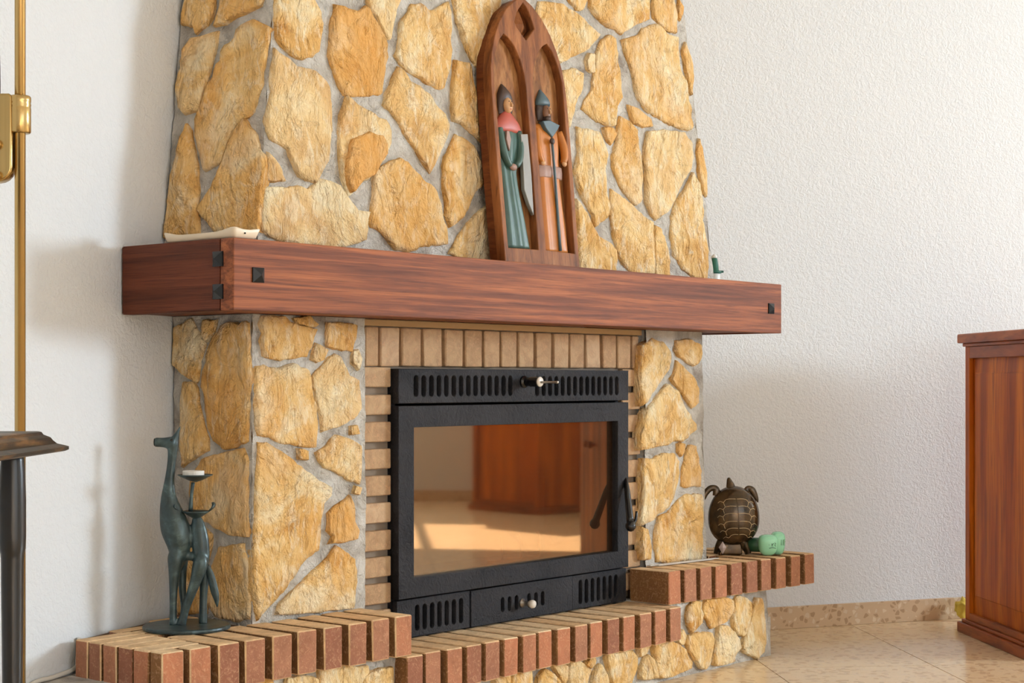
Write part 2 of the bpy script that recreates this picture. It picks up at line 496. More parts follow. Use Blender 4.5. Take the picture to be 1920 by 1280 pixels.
def inward(p, q):
    d = (q - p).normalized(); n = Vector((d.y, -d.x, 0)); c = Vector((1.0, -2.5, 0))
    return n if n.dot(c - p) > 0 else -n

wall('wall_left', RD, RA, inward(RD, RA), label='white stucco wall left of the fireplace')
wall('wall_right', RA, RB, inward(RA, RB), label='white stucco wall right of the fireplace')
wall('wall_window', RB, RC, inward(RB, RC), [WIN1], label='white stucco wall with the side window')
wall('wall_back', RC, RE, inward(RC, RE), [FILL_WIN], label='white stucco wall with the wide added fill window')
wall('wall_far', RE, RD, inward(RE, RD), label='white stucco wall behind the side table')
ROOM = [RA, RB, RC, RE, RD]
tag(put('ceiling', prism_me([(p.x, p.y) for p in ROOM], ROOM_H, ROOM_H + 0.1), M['ceil']), 'plain white ceiling', None, None, 'structure')

def window(name, p, d, out, w, bars, label):
    s0, s1, z0, z1 = w
    F = frame(p, d, out, Vector((0, 0, 1)))
    bm = bmesh.new(); k = 0.05; y0, y1 = 0.05, 0.10
    bm_box(bm, (s0, y0, z0), (s0 + k, y1, z1), F); bm_box(bm, (s1 - k, y0, z0), (s1, y1, z1), F)
    bm_box(bm, (s0 + k, y0, z0), (s1 - k, y1, z0 + k), F); bm_box(bm, (s0 + k, y0, z1 - k), (s1 - k, y1, z1), F)
    root = tag(put(name, me_bm(bm), M['frame_white']), label, None, None, 'structure')
    xs = [s0 + k + (s1 - s0 - 2 * k) * i / bars for i in range(bars + 1)]
    for i in range(bars):
        put('pane', box_me((xs[i], .072, z0 + k), (xs[i + 1], .078, z1 - k), M=F), M['pane'], root)
    for x in xs[1:-1]:
        put('mullion', box_me((x - .02, y0, z0 + k), (x + .02, y1, z1 - k), M=F), M['frame_white'], root)
window('window_1', RB, WDIR, RDIR, WIN1, 2, 'white framed side window with two panes')
window('fill_window', RC, CEDIR, -CEN, FILL_WIN, 3, 'wide white framed window with three panes, added for fill light')

# floor: joint-coloured bed with single tiles laid diagonally to the fireplace
floor = tag(put('floor', prism_me([(p.x, p.y) for p in ROOM], -0.05, -0.002), M['grout']), 'polished beige terrazzo tile floor', None, None, 'structure')
def clip(poly, room):
    c = sum((p for p in room), Vector()) / len(room)
    for i in range(len(room)):
        a, b = room[i], room[(i + 1) % len(room)]
        n = Vector((-(b - a).y, (b - a).x, 0))
        if n.dot(c - a) < 0: n = -n
        out = []
        for j in range(len(poly)):
            p, q = poly[j], poly[(j + 1) % len(poly)]
            dp, dq = n.dot(p - a), n.dot(q - a)
            if dp >= 0: out.append(p)
            if dp * dq < 0: out.append(p + (q - p) * (dp / (dp - dq)))
        poly = out
        if len(poly) < 3: return []
    return poly
t1 = Vector((.7071, .7071, 0)); t2 = Vector((.7071, -.7071, 0)); TS = 0.432; TJ = 0.0012
full_tile = None
for i in range(-24, 24):
    for j in range(-24, 24):
        a0 = 1.170 + i * TS; b0 = 1.264 + j * TS
        quad = [t1 * (a0 + u * TS + (TJ if u == 0 else -TJ)) + t2 * (b0 + v * TS + (TJ if v == 0 else -TJ)) for u, v in ((0, 0), (1, 0), (1, 1), (0, 1))]
        pl = clip(quad, ROOM)
        if len(pl) < 3: continue
        c = sum(quad, Vector()) / 4
        whole = len(pl) == 4 and all((p - q).length < 1e-6 for p, q in zip(pl, quad))
        if whole and full_tile is not None: me = full_tile
        else:
            me = prism_me([((p - c).x, (p - c).y) for p in pl], -0.004, 0.0); me.materials.append(M['floor'])
            if whole: full_tile = me
        put('tile', me, None, floor, c)

def skirting(name, p, d, inn, s0, s1, where):
    F = frame(p, d, inn, Vector((0, 0, 1)))
    tag(put(name, box_me((s0, 0, 0), (s1, 0.010, 0.066), 0.002, M=F), M['skirt']), 'speckled beige terrazzo skirting along ' + where, None, None, 'structure')
skirting('baseboard_right', RA, RDIR, inward(RA, RB), 0.35, 6.18, 'the wall right of the fireplace')
skirting('baseboard_left', RA, LDIR, inward(RD, RA), 1.78, 5.98, 'the wall left of the fireplace')
skirting('baseboard_window', RB, WDIR, -RDIR, 0.02, 4.97, 'the side window wall')
skirting('baseboard_back', RC, CEDIR, CEN, 0.02, (RE - RC).length - .02, 'the wall with the added fill window')

# ------------------------------------------------------------------ fireplace
fire = thing('fireplace', (0.97, 0.15, 0), 'built-in fireplace of golden rubble stone and brick with tapering chimney hood', 'fireplace')
LW = lambda u: 0.3263 + 0.349 * u                      # left wall line
RW = lambda u: 0.802 - 0.5637 * (u - 1.364)            # right wall line
HB = 0.990                                             # top of the mantel beam

def rough_grid(bm, c00, c10, c11, c01, n, res=0.009, amp=0.004):
    c00, c10, c11, c01 = map(Vector, (c00, c10, c11, c01)); n = Vector(n).normalized()
    nx = max(2, int((c10 - c00).length / res)); ny = max(2, int((c01 - c00).length / res))
    g = []
    for j in range(ny + 1):
        row = []
        for i in range(nx + 1):
            s, t = i / nx, j / ny
            p = (c00 * (1 - s) + c10 * s) * (1 - t) + (c01 * (1 - s) + c11 * s) * t
            h = noise.noise(p * 24) * 0.9 + noise.noise(p * 60) * 0.6 + noise.noise(p * 9) * 0.5
            row.append(bm.verts.new(p + n * h * amp))
        g.append(row)
    for j in range(ny):
        for i in range(nx): bm.faces.new((g[j][i], g[j][i + 1], g[j + 1][i + 1], g[j + 1][i]))

def bm_prism(bm, bot, top):
    a = [bm.verts.new(p) for p in bot]; b = [bm.verts.new(p) for p in top]; n = len(a)
    bm.faces.new(a[::-1]); bm.faces.new(b)
    for i in range(n): bm.faces.new((a[i], a[(i + 1) % n], b[(i + 1) % n], b[i]))

def plan(pts, z): return [(x, y, z) for x, y in pts]

# -- chimney hood (mortar core) : leans back and narrows upwards
TOPZ = ROOM_H - 0.002; H = TOPZ - HB
def hood_front(z): return 0.1475 + 0.048 * (z - HB)
def hood_l(z): return 0.1855 + 0.128 * (z - HB)
def hood_r(z): return 1.8015 - 0.132 * (z - HB)
bm = bmesh.new()
def hood_plan(z, ins):
    l, r, w = hood_l(z) + ins, hood_r(z) - ins, hood_front(z) + ins
    k = 0.209                                             # the left cheek opens towards the wall
    lw = (l + k * w * 1.0 - k * 0.3263) / (1 + k * 0.349)
    wl = LW(lw) - 0.004
    return [(l, w), (r, w), (r, RW(r) - .004), (1.36, 0.79), (lw, wl)]
bm_prism(bm, plan(hood_plan(HB - .02, .006), HB - .02), plan(hood_plan(TOPZ, .006), TOPZ))
a, b = hood_plan(HB - .02, 0), hood_plan(TOPZ, 0)
zl, zh = HB - .02, TOPZ
rough_grid(bm, (*a[0], zl), (*a[1], zl), (*b[1], zh), (*b[0], zh), (0, -1, 0))
rough_grid(bm, (*a[4], zl), (*a[0], zl), (*b[0], zh), (*b[4], zh), (-1, -.2, 0))
rough_grid(bm, (*a[1], zl), (*a[2], zl), (*b[2], zh), (*b[1], zh), (1, 0, 0), 0.02)
hood = put('chimney_hood', me_bm(bm, recalc=False), M['mortar'], fire, smooth=True)

# -- chimney breast below the beam
Z0, Z1 = 0.255, 0.862
pillars = []
for (l0, l1, l1b) in ((0.1735, 0.481, 0.481), (1.483, 1.737, 1.7615)):
    bm = bmesh.new()
    back = (lambda u: LW(u) - .004) if l0 < 1 else (lambda u: RW(u) - .004)
    bm_prism(bm, plan([(l0 + .006, .158), (l1b - .006, .158), (l1b - .006, back(l1b)), (l0 + .006, back(l0))], Z0),
             plan([(l0 + .006, .158), (l1 - .006, .158), (l1 - .006, back(l1)), (l0 + .006, back(l0))], Z1))
    rough_grid(bm, (l0, .1475, Z0), (l1b, .1475, Z0), (l1, .1475, Z1), (l0, .1475, Z1), (0, -1, 0))
    if l0 < 1: rough_grid(bm, (l0, back(l0), Z0), (l0, .1475, Z0), (l0, .1475, Z1), (l0, back(l0), Z1), (-1, 0, 0))
    else: rough_grid(bm, (l1b, .1475, Z0), (l1b, back(l1b), Z0), (l1, back(l1), Z1), (l1, .1475, Z1), (1, 0, 0), .015)
    pillars.append(put('stone_pillar', me_bm(bm, recalc=False), M['mortar'], fire, smooth=True))

# -- brick surround of the firebox
bm = bmesh.new()
bm_box(bm, (.481, .174, .19), (.575, .40, .862)); bm_box(bm, (1.392, .174, .19), (1.483, .40, .862)); bm_box(bm, (.575, .174, .759), (1.392, .40, .862))
surround = put('brick_surround', me_bm(bm), M['joint_grey'], fire)
put('lintel_strip', box_me((.483, .158, .848), (1.482, .174, .862), .002), plain('tan_plaster', lin(176, 142, 100), 0.9, bump=0.4, bscale=80), surround)

# -- hearth
def left_base(): return [(-.135, .032), (.452, .032), (.452, .40), (.175, LW(.175) - .004), (-.135, LW(-.135) - .004)]
bm = bmesh.new()
lb = left_base()
bm_prism(bm, plan(lb, 0.0), plan(lb, .186))
bm_prism(bm, plan([(.452, .038), (1.42, .038), (1.42, .42), (.452, .42)], 0.0), plan([(.452, .038), (1.42, .038), (1.42, .42), (.452, .42)], .104))
rb0 = [(1.42, .038), (1.892, .038), (1.892, RW(1.892) - .014), (1.42, RW(1.42) - .014)]
rb1 = [(1.42, .038), (1.868, .038), (1.868, RW(1.868) - .014), (1.42, RW(1.42) - .014)]
bm_prism(bm, plan(rb0, 0.0), plan(rb1, .186))
rough_grid(bm, (-.135, .032, 0), (1.898, .032, 0), (1.898, .032, .1035), (-.135, .032, .1035), (0, -1, 0), amp=.003)
rough_grid(bm, (-.135, .032, .1035), (.452, .032, .1035), (.452, .032, .184), (-.135, .032, .184), (0, -1, 0), amp=.003)
rough_grid(bm, (1.42, .032, .1035), (1.886, .032, .1035), (1.872, .032, .184), (1.42, .032, .184), (0, -1, 0), amp=.003)
rough_grid(bm, (1.898, .032, 0), (1.898, .30, 0), (1.872, .30, .184), (1.872, .032, .184), (1, 0, 0), amp=.003)
# low mortar ledge at the wall end
bm_prism(bm, plan([(-.30, .03), (-.15, -.02), (-.13, .03), (-.13, LW(-.13) - .004), (-.27, LW(-.27) - .004)], 0), plan([(-.29, .05), (-.16, .0), (-.13, .03), (-.13, LW(-.13) - .004), (-.27, LW(-.27) - .004)], .198))
hearth = put('hearth', me_bm(bm, recalc=False), M['mortar'], fire)
# recessed brown joints between the hearth bricks
bm = bmesh.new()
bm_prism(bm, plan([(-.115, .055), (.452, .055), (.452, .15), (.18, .15), (.18, LW(.18) - .006), (-.115, LW(-.115) - .006)], .186), plan([(-.115, .055), (.452, .055), (.452, .15), (.18, .15), (.18, LW(.18) - .006), (-.115, LW(-.115) - .006)], .258))
bm_box(bm, (.47, .055, .104), (1.416, .17, .174))
bm_prism(bm, plan([(1.445, .05), (1.86, .03), (1.86, RW(1.86) - .016), (1.445, RW(1.445) - .016)], .186), plan([(1.445, .05), (2.0, .01), (2.0, RW(2.0) - .016), (1.445, RW(1.445) - .016)], .258))
put('mortar_joint', me_bm(bm), M['joint'], hearth)

# -- stones, one object each.  pts: (along, height) in millimetres on the face named by the key
STONES = [
 ('hf',0.02,0,"254,1483 357,1501 373,1480 377,1456 368,1422 364,1401 347,1390 322,1378 305,1378 279,1388 263,1395 253,1408 251,1443"),
 ('hf',0.45,0,"245,1385 257,1377 284,1369 304,1356 342,1355 364,1352 380,1338 391,1315 391,1262 383,1212 378,1179 355,1149 341,1134 319,1135 300,1143 290,1154 275,1181 270,1192 229,1207 219,1222 225,1258 236,1298 234,1322 240,1350"),
 ('hf',0.3,0,"220,1177 235,1165 250,1147 257,1128 215,1122"),
 ('hf',0.5,0,"214,1110 246,1111 299,1117 323,1112 355,1137 382,1137 404,1129 426,1110 437,1095 459,1084 488,1082 484,1057 477,1024 433,1011 399,1004 337,1005 241,1008 216,1016 200,1025 205,1068"),
 ('hf',-0.75,0,"414,1499 446,1498 473,1498 479,1495 503,1511 515,1508 532,1485 553,1460 561,1442 560,1416 549,1388 547,1362 541,1339 483,1326 432,1320 418,1340 405,1367 395,1395 402,1446"),
 ('hf',0.3,0,"511,1533 613,1551 596,1522 585,1494 577,1460 565,1458 551,1483 539,1499 519,1513"),
 ('hf',0.15,0,"648,1541 677,1547 696,1539 709,1539 737,1552 761,1567 770,1547 766,1483 757,1431 745,1398 737,1375 714,1374 688,1381 656,1390 628,1397 606,1409 591,1425 598,1439 606,1462 611,1498 637,1524"),
 ('hf',0.2,0,"596,1399 612,1395 630,1373 661,1364 687,1352 718,1327 737,1316 750,1295 749,1277 734,1253 712,1219 684,1185 669,1197 648,1221 623,1245 605,1265 591,1285 566,1302 548,1312 559,1337 572,1357 583,1380"),
 ('hf',0.3,0,"438,1315 467,1304 502,1291 529,1284 550,1280 564,1260 565,1234 546,1206 511,1173 495,1154 468,1145 446,1120 434,1112 426,1123 418,1155 413,1184 414,1239 421,1273"),
 ('hf',-1,0.01,"445,1225 494,1246 530,1243 542,1228 540,1208 502,1163 468,1150 440,1122 428,1135 424,1177"),
 ('hf',-0.45,0,"593,1203 614,1196 626,1184 657,1165 683,1156 699,1142 710,1116 719,1090 731,1060 732,1033 702,1029 650,1024 608,1009 567,1012 544,1030 532,1044 502,1053 494,1063 505,1108 509,1164 539,1180 564,1193"),
 ('hf',0.1,0,"782,1581 941,1609 950,1512 917,1446 853,1441 837,1455 818,1486 796,1528"),
 ('hf',-0.3,0,"781,1440 819,1441 835,1420 843,1384 853,1312 858,1271 824,1290 798,1305 767,1308 766,1347 767,1392"),
 ('hf',-0.2,0,"772,1275 796,1269 829,1254 855,1225 860,1175 831,1154 809,1134 786,1096 745,1072 733,1100 728,1163 732,1212 754,1246"),
 ('hf',-0.1,0,"871,1125 882,1071 892,997 808,995 741,1012 777,1054 813,1088 849,1114"),
 ('hf',0,0,"916,1405 1073,1438 1161,1387 1174,1260 1059,1211 916,1234"),
 ('hf',0.1,0,"896,1208 1038,1190 1162,1234 1175,1107 1031,1059 898,1075"),
 ('hf',0,0,"906,1051 1029,1041 1173,1081 1178,999 912,997"),
 ('hf',0.1,0,"964,1584 1082,1591 1085,1478 975,1437 890,1437"),
 ('hf',0.1,0,"1087,1625 1178,1635 1217,1623 1265,1601 1314,1584 1299,1567 1256,1536 1201,1514 1165,1495 1131,1503 1101,1574 1077,1596"),
 ('hf',-0.05,0,"1287,1671 1543,1716 1537,1660 1469,1634 1418,1606 1381,1611 1334,1618 1303,1635 1290,1649"),
 ('hf',0,0,"1197,1655 1278,1669 1258,1638 1235,1634"),
 ('hf',-0.3,0,"1561,1719 1652,1735 1665,1696 1659,1645 1615,1649 1560,1667"),
 ('hf',-0.05,0,"1361,1591 1379,1583 1386,1547 1397,1498 1403,1442 1382,1417 1374,1368 1346,1365 1300,1371 1256,1385 1238,1393 1253,1417 1282,1443 1294,1483 1306,1535 1331,1572"),
 ('hf',-0.2,0,"1278,1531 1297,1534 1294,1489 1267,1491 1264,1512"),
 ('hf',0.15,0,"1508,1629 1569,1651 1614,1634 1665,1631 1667,1578 1670,1549 1688,1509 1706,1458 1712,1405 1696,1393 1633,1396 1563,1411 1513,1422 1476,1446 1463,1479 1456,1518 1434,1549 1417,1586 1466,1602 1496,1610"),
 ('hf',-0.6,0,"1431,1426 1474,1420 1527,1401 1531,1384 1491,1379 1452,1383 1439,1402"),
 ('hf',0.1,0,"1163,1470 1217,1486 1239,1476 1236,1437 1212,1406 1186,1343 1157,1372"),
 ('hf',0.05,0,"1217,1344 1271,1342 1303,1341 1324,1315 1336,1289 1320,1248 1322,1204 1333,1161 1322,1135 1284,1118 1265,1106 1263,1139 1233,1169 1213,1200 1202,1237 1218,1282"),
 ('hf',-0.2,0,"1322,1354 1364,1359 1373,1343 1352,1318 1330,1333"),
 ('hf',-0.35,0,"1395,1391 1432,1381 1465,1365 1466,1308 1472,1252 1473,1195 1452,1176 1420,1190 1384,1221 1358,1263 1358,1291 1376,1321 1379,1360"),
 ('hf',0.4,0,"1509,1364 1591,1379 1674,1383 1709,1357 1717,1322 1699,1291 1665,1258 1631,1214 1597,1176 1534,1145 1515,1158 1493,1196 1498,1265 1490,1299 1502,1335"),
 ('hf',0.1,0,"1709,1280 1733,1252 1746,1206 1748,1158 1765,1099 1768,1058 1758,1003 1710,1004 1648,1027 1609,1060 1602,1101 1606,1159 1629,1196 1674,1235"),
 ('hf',0.1,0,"1345,1206 1391,1188 1437,1169 1475,1149 1513,1135 1515,1089 1510,1006 1426,1002 1380,1030 1359,1062 1348,1106 1341,1139"),
 ('hf',0.05,0,"1528,1127 1553,1120 1570,1081 1582,1041 1585,1001 1529,1001 1520,1055"),
 ('hf',0,0,"1197,1166 1231,1142 1261,1111 1282,1085 1327,1071 1354,1056 1357,1034 1350,1003 1276,1000 1205,1001 1205,1080"),
 ('hf',-0.4,0,"1702,1625 1720,1592 1727,1539 1718,1490 1704,1512 1692,1558 1687,1599"),
 ('hf',-0.4,0,"1748,1374 1762,1351 1775,1280 1771,1226 1752,1236 1741,1289 1737,1336"),
 ('hf',-0.3,0,"1678,1734 1696,1719 1680,1681 1671,1691"),
 ('hl',-0.2,0,"375,1508 309,1500 307,1472 320,1448 332,1443 343,1434 350,1449 381,1455"),
 ('hl',-0.2,0,"285,1498 193,1487 195,1474 228,1465 251,1459 269,1447 295,1445 290,1462 285,1481"),
 ('hl',-0.2,0,"354,1421 291,1427 292,1407 300,1361 309,1305 307,1274 331,1274 350,1269 364,1281 375,1310 377,1331 369,1363 371,1400"),
 ('hl',-0.15,0,"231,1435 204,1444 176,1429 166,1424 169,1389 175,1337 174,1313 182,1278 187,1263 204,1248 224,1230 235,1206 247,1167 285,1151 300,1187 313,1220 318,1253 305,1280 297,1316 274,1370 271,1386 245,1412 240,1428"),
 ('hl',-0.2,0,"199,1245 188,1227 171,1210 162,1182 153,1169 148,1141 148,1106 149,1075 147,1024 247,1028 277,1056 291,1072 286,1086 271,1105 255,1136 240,1167 232,1198 216,1225"),
 ('hl',-0.35,0,"342,1244 328,1229 319,1196 306,1155 300,1099 293,1070 282,1018 368,1020 368,1094 364,1142 355,1191 351,1219"),
 ('bl',-0.1,0,"377,839 326,853 311,835 292,820 284,802 296,775 303,736 311,732 342,743 361,756 379,766 379,801"),
 ('bl',-0.2,0,"288,852 250,851 258,831 276,812 288,825"),
 ('bl',-0.2,0,"213,845 176,840 165,847 154,842 154,798 151,755 154,726 156,687 158,670 158,639 156,618 191,606 224,601 254,615 271,640 275,664 280,701 290,721 284,750 269,800 250,824 231,838"),
 ('bl',-0.25,0,"349,728 318,728 307,716 303,691 292,656 278,622 276,598 307,587 351,564 355,600 355,651 357,688 351,716"),
 ('bl',-0.45,0,"287,576 258,584 226,590 170,600 160,584 160,509 157,435 185,434 218,438 258,450 295,462 316,481 327,509 305,555"),
 ('bl',-0.3,0,"237,406 170,414 160,381 154,341 154,277 195,266 242,272 268,298 263,339 252,375"),
 ('bl',-0.4,0,"365,423 300,448 263,429 268,401 284,369 273,332 279,276 360,267 371,359"),
 ('bf',-0.3,0,"197,858 250,858 267,846 277,847 287,842 339,836 332,821 321,800 310,783 280,780 247,776 221,778 198,782 194,810 198,825 190,842"),
 ('bf',-0.3,0,"370,849 418,850 450,846 446,820 436,796 390,799 372,804 370,826"),
 ('bf',-0.2,0,"338,807 367,795 355,778 341,773 326,777 331,793"),
 ('bf',0.5,0,"393,786 407,779 421,759 432,743 457,733 463,700 461,677 439,656 390,640 355,633 353,658 344,696 336,721 332,741 351,756 372,776"),
 ('bf',-0.15,0,"179,760 202,762 214,757 241,754 280,765 294,758 317,753 321,726 329,696 338,681 339,651 336,603 310,602 267,610 241,613 218,626 187,629 182,666 181,726"),
 ('bf',-0.1,0,"277,856 317,860 342,846 334,841 290,845"),
 ('bf',-0.3,0,"436,639 452,641 454,627 439,626"),
 ('bf',0,0,"449,517 462,512 459,500 445,504"),
 ('bf',-0.1,0,"443,792 457,795 463,777 457,756 439,769"),
 ('bf',-0.1,0,"186,610 211,608 247,592 279,573 317,547 351,528 375,517 377,502 355,486 353,465 343,445 343,417 336,396 308,384 294,368 270,346 247,321 220,303 193,282 184,273 170,342 177,408 181,476 181,543"),
 ('bf',0.3,0,"392,622 424,614 459,599 462,566 457,523 424,534 399,551 365,559 351,571 341,588 370,602"),
 ('bf',0,0,"291,597 312,593 312,577 294,581"),
 ('bf',-0.8,0,"432,496 442,481 444,445 454,427 452,409 394,406 375,406 385,421 372,432 375,464 394,477"),
 ('bf',-0.2,0,"394,397 419,383 444,366 452,333 447,294 444,268 365,272 294,273 233,278 242,297 275,318 322,345 370,372"),
 ('bf',-0.15,0,"1464,818 1483,828 1510,838 1532,834 1554,830 1572,820 1586,807 1586,781 1577,763 1550,740 1523,722 1501,702 1483,682 1457,672 1455,710 1457,773"),
 ('bf',-0.3,0,"1618,836 1673,840 1730,827 1730,806 1716,782 1697,774 1664,785 1622,800 1608,813"),
 ('bf',-0.5,0,"1618,784 1645,769 1673,753 1697,738 1716,714 1716,677 1687,664 1654,693 1627,712 1604,725 1590,738 1604,751 1613,769"),
 ('bf',0.1,0,"1577,723 1599,712 1622,699 1645,675 1654,660 1678,646 1682,633 1706,619 1704,606 1673,591 1636,577 1604,581 1581,573 1527,567 1455,559 1451,602 1461,629 1483,659 1523,687 1550,709"),
 ('bf',0.1,0,"1475,535 1514,535 1550,544 1599,545 1622,524 1622,495 1613,459 1599,432 1577,410 1536,397 1505,383 1461,371 1457,391 1468,426 1466,502"),
 ('bf',-0.5,0,"1678,563 1701,560 1711,539 1725,496 1727,456 1692,461 1664,457 1638,461 1638,484 1650,520 1664,548"),
 ('bf',-0.2,0,"1622,568 1650,569 1648,549 1636,539 1622,549"),
 ('bf',0,0,"1654,434 1720,434 1727,401 1727,375 1727,332 1732,292 1730,264 1627,269 1577,268 1527,274 1521,321 1521,347 1536,369 1536,386 1581,394 1613,413"),
 ('bf',0.1,0,"1461,363 1485,354 1490,336 1496,310 1496,283 1466,284 1461,326"),
 ('hb',0,0,"1521,180 1544,178 1542,160 1553,147 1549,128 1528,118 1510,110 1499,129 1492,150 1499,169"),
 ('hb',-0.05,0,"1578,178 1659,175 1686,168 1686,143 1670,124 1629,113 1600,110 1585,128 1560,150 1571,167"),
 ('hb',0,0,"1727,173 1754,165 1778,152 1780,129 1770,103 1762,84 1747,73 1720,82 1697,103 1697,132 1708,161"),
 ('hb',0.15,0,"1813,159 1837,154 1845,133 1845,91 1853,65 1845,20 1817,6 1797,15 1758,28 1739,39 1747,54 1766,75 1785,97 1793,128"),
 ('hb',-0.05,0,"1492,99 1542,97 1593,94 1600,78 1596,50 1585,24 1567,9 1549,16 1521,42 1499,64 1489,81"),
 ('hb',0.05,0,"1629,103 1674,100 1697,83 1720,64 1724,43 1704,33 1697,13 1648,11 1609,14 1618,40 1626,75"),
 ('hb',0.05,0,"1344,100 1392,100 1413,92 1450,80 1478,67 1485,52 1503,34 1499,21 1444,17 1416,13 1369,15 1362,31 1349,60 1342,84"),
 ('hb',0.15,0,"1283,101 1312,103 1315,93 1302,83 1283,76"),
 ('hb',0.15,0,"1322,71 1335,60 1349,31 1354,17 1289,22 1289,47 1306,65"),
 ('hb',0,0,"1444,98 1468,113 1475,101 1470,84 1450,90"),
 ('hb',-0.05,0,"1157,102 1201,101 1240,97 1265,75 1265,54 1255,32 1235,10 1181,11 1167,58 1153,86"),
 ('hb',-0.2,0,"1068,84 1098,101 1104,89 1087,75"),
 ('hb',0.2,0,"1013,94 1041,95 1064,83 1087,69 1077,53 1073,23 1013,26"),
 ('hb',0.2,0,"1129,75 1143,56 1153,35 1162,13 1091,18 1110,60"),
 ('hb',0.1,0,"947,100 978,99 995,87 995,62 987,49 973,73 955,92"),
 ('hb',-0.05,0,"925,88 951,76 969,60 982,25 890,28 907,77"),
 ('hb',-0.2,0,"831,102 869,99 873,65 873,30 806,29 810,90"),
 ('hb',0.1,0,"753,102 789,102 794,89 781,38 745,36"),
 ('hb',-0.1,0,"627,98 661,100 669,86 685,47 619,42"),
 ('hb',0,0,"566,98 608,97 604,44 555,47"),
 ('hb',0,0,"75,179 111,182 116,147 60,149"),
 ('hb',0.05,0,"156,175 178,174 224,164 229,124 147,128"),
 ('hb',0.1,0,"236,181 271,179 307,179 329,171 361,172 361,161 343,146 334,112 243,119 238,167"),
 ('hb',0.05,0,"373,157 398,157 428,157 430,130 430,98 353,106 356,147"),
]


def place(face):
    if face == 'hf':
        return (lambda a, b: Vector((a, .142 + .048 * (b - HB), b))), Vector((0, -1, .048)).normalized(), Vector((1, 0, 0)), hood
    if face == 'hl':
        return (lambda a, b: Vector((.18 - .209 * (a - .142) + .128 * (b - HB), a, b))), Vector((-1, -.209, .128)).normalized(), Vector((0, -1, 0)), hood
    if face == 'bf': return (lambda a, b: Vector((a, .142, b))), Vector((0, -1, 0)), Vector((1, 0, 0)), None
    if face == 'bl': return (lambda a, b: Vector((.168, a, b))), Vector((-1, 0, 0)), Vector((0, -1, 0)), None
    if face == 'hb': return (lambda a, b: Vector((a, .022, b))), Vector((0, -1, 0)), Vector((1, 0, 0)), hearth
    if face == 'hr':
        return (lambda a, b: Vector((1.807 - .132 * (b - HB), a, b))), Vector((1, 0, .132)).normalized(), Vector((0, 1, 0)), hood
    if face == 'br': return (lambda a, b: Vector((1.767 - .03 * (b - .26), a, b))), Vector((1, 0, 0)), Vector((0, 1, 0)), None
    if face == 'er': return (lambda a, b: Vector((1.906 - .14 * b, a, b))), Vector((1, 0, 0)), Vector((0, 1, 0)), hearth

def stone(face, tint, lift, pts):
    at, n, right, parent = place(face)
    if parent is None: parent = pillars[0 if pts[0][0] < 1 and face != 'br' else 1]
    area2 = sum(p[0] * q[1] - q[0] * p[1] for p, q in zip(pts, pts[1:] + pts[:1]))
    flip = -1 if face in ('hl', 'bl') else 1
    if area2 * flip < 0: pts = pts[::-1]
    # finer, slightly chipped outline
    ring = []
    step = 0.010
    for p, q in zip(pts, pts[1:] + pts[:1]):
        k = max(1, int(math.dist(p, q) / step))
        for i in range(k):
            s = i / k; ring.append((p[0] + (q[0] - p[0]) * s, p[1] + (q[1] - p[1]) * s))
    W3 = [at(*p) for p in ring]
    c = sum(W3, Vector()) / len(W3)
    rr = random.Random(int(c.x * 7919 + c.z * 104729 + c.y * 31))
    size = sum((p - c).length for p in W3) / len(W3)
    j = []
    for p in W3:
        d = (p - c); d = d / max(d.length, 1e-6)
        q = p + d * (noise.noise(p * 55) * .0035 + noise.noise(p * 140) * .0022 + (.0062 if face == 'hb' else .0040))
        j.append(q)
    verts = []; faces = []; N = len(j)
    seed = Vector((rr.uniform(-9, 9), rr.uniform(-9, 9), rr.uniform(-9, 9)))
    up = n.cross(right)
    tx, ty = rr.uniform(-.03, .03), rr.uniform(-.03, .03)
    hmax = min(.013, .005 + size * .07)
    def relief(p):
        d = p - c
        return (noise.noise(p * 12 + seed) * .5 + abs(noise.noise(p * 24 + seed)) * .6 + noise.noise(p * 50 + seed) * .3 - .1) * hmax + d.dot(right) * tx + d.dot(up) * ty
    for p in j: verts.append(p - n * .022)
    for p in j: verts.append(p - n * (.004 - noise.noise(p * 40) * .002) + n * lift)
    for f, hh in ((None, .002), (.88, .0030), (.76, .0035), (.63, .004), (.50, .0045), (.36, .005), (.20, .005)):
        for p in j:
            d = c - p
            q = p + d.normalized() * min(.0025, d.length * .3) if f is None else c - d * f
            verts.append(q + n * (lift + max(hh + relief(q), .0008)))
    verts.append(c + n * (.005 + lift + relief(c)))
    for r in range(8):
        for i in range(N):
            k = (i + 1) % N
            faces.append((r * N + i, r * N + k, (r + 1) * N + k, (r + 1) * N + i))
    for i in range(N): faces.append((8 * N + i, 8 * N + (i + 1) % N, 9 * N))
    me = me_from([v - c for v in verts], faces)
    for i, p in enumerate(me.polygons): p.use_smooth = i >= N
    o = put('stone', me, M['stone'], parent, c)
    o.color = (max(0, tint), max(0, -tint), 0, 1)
    return o

for face, tint, lift, s in STONES:
    stone(face, tint, lift, P2(s))
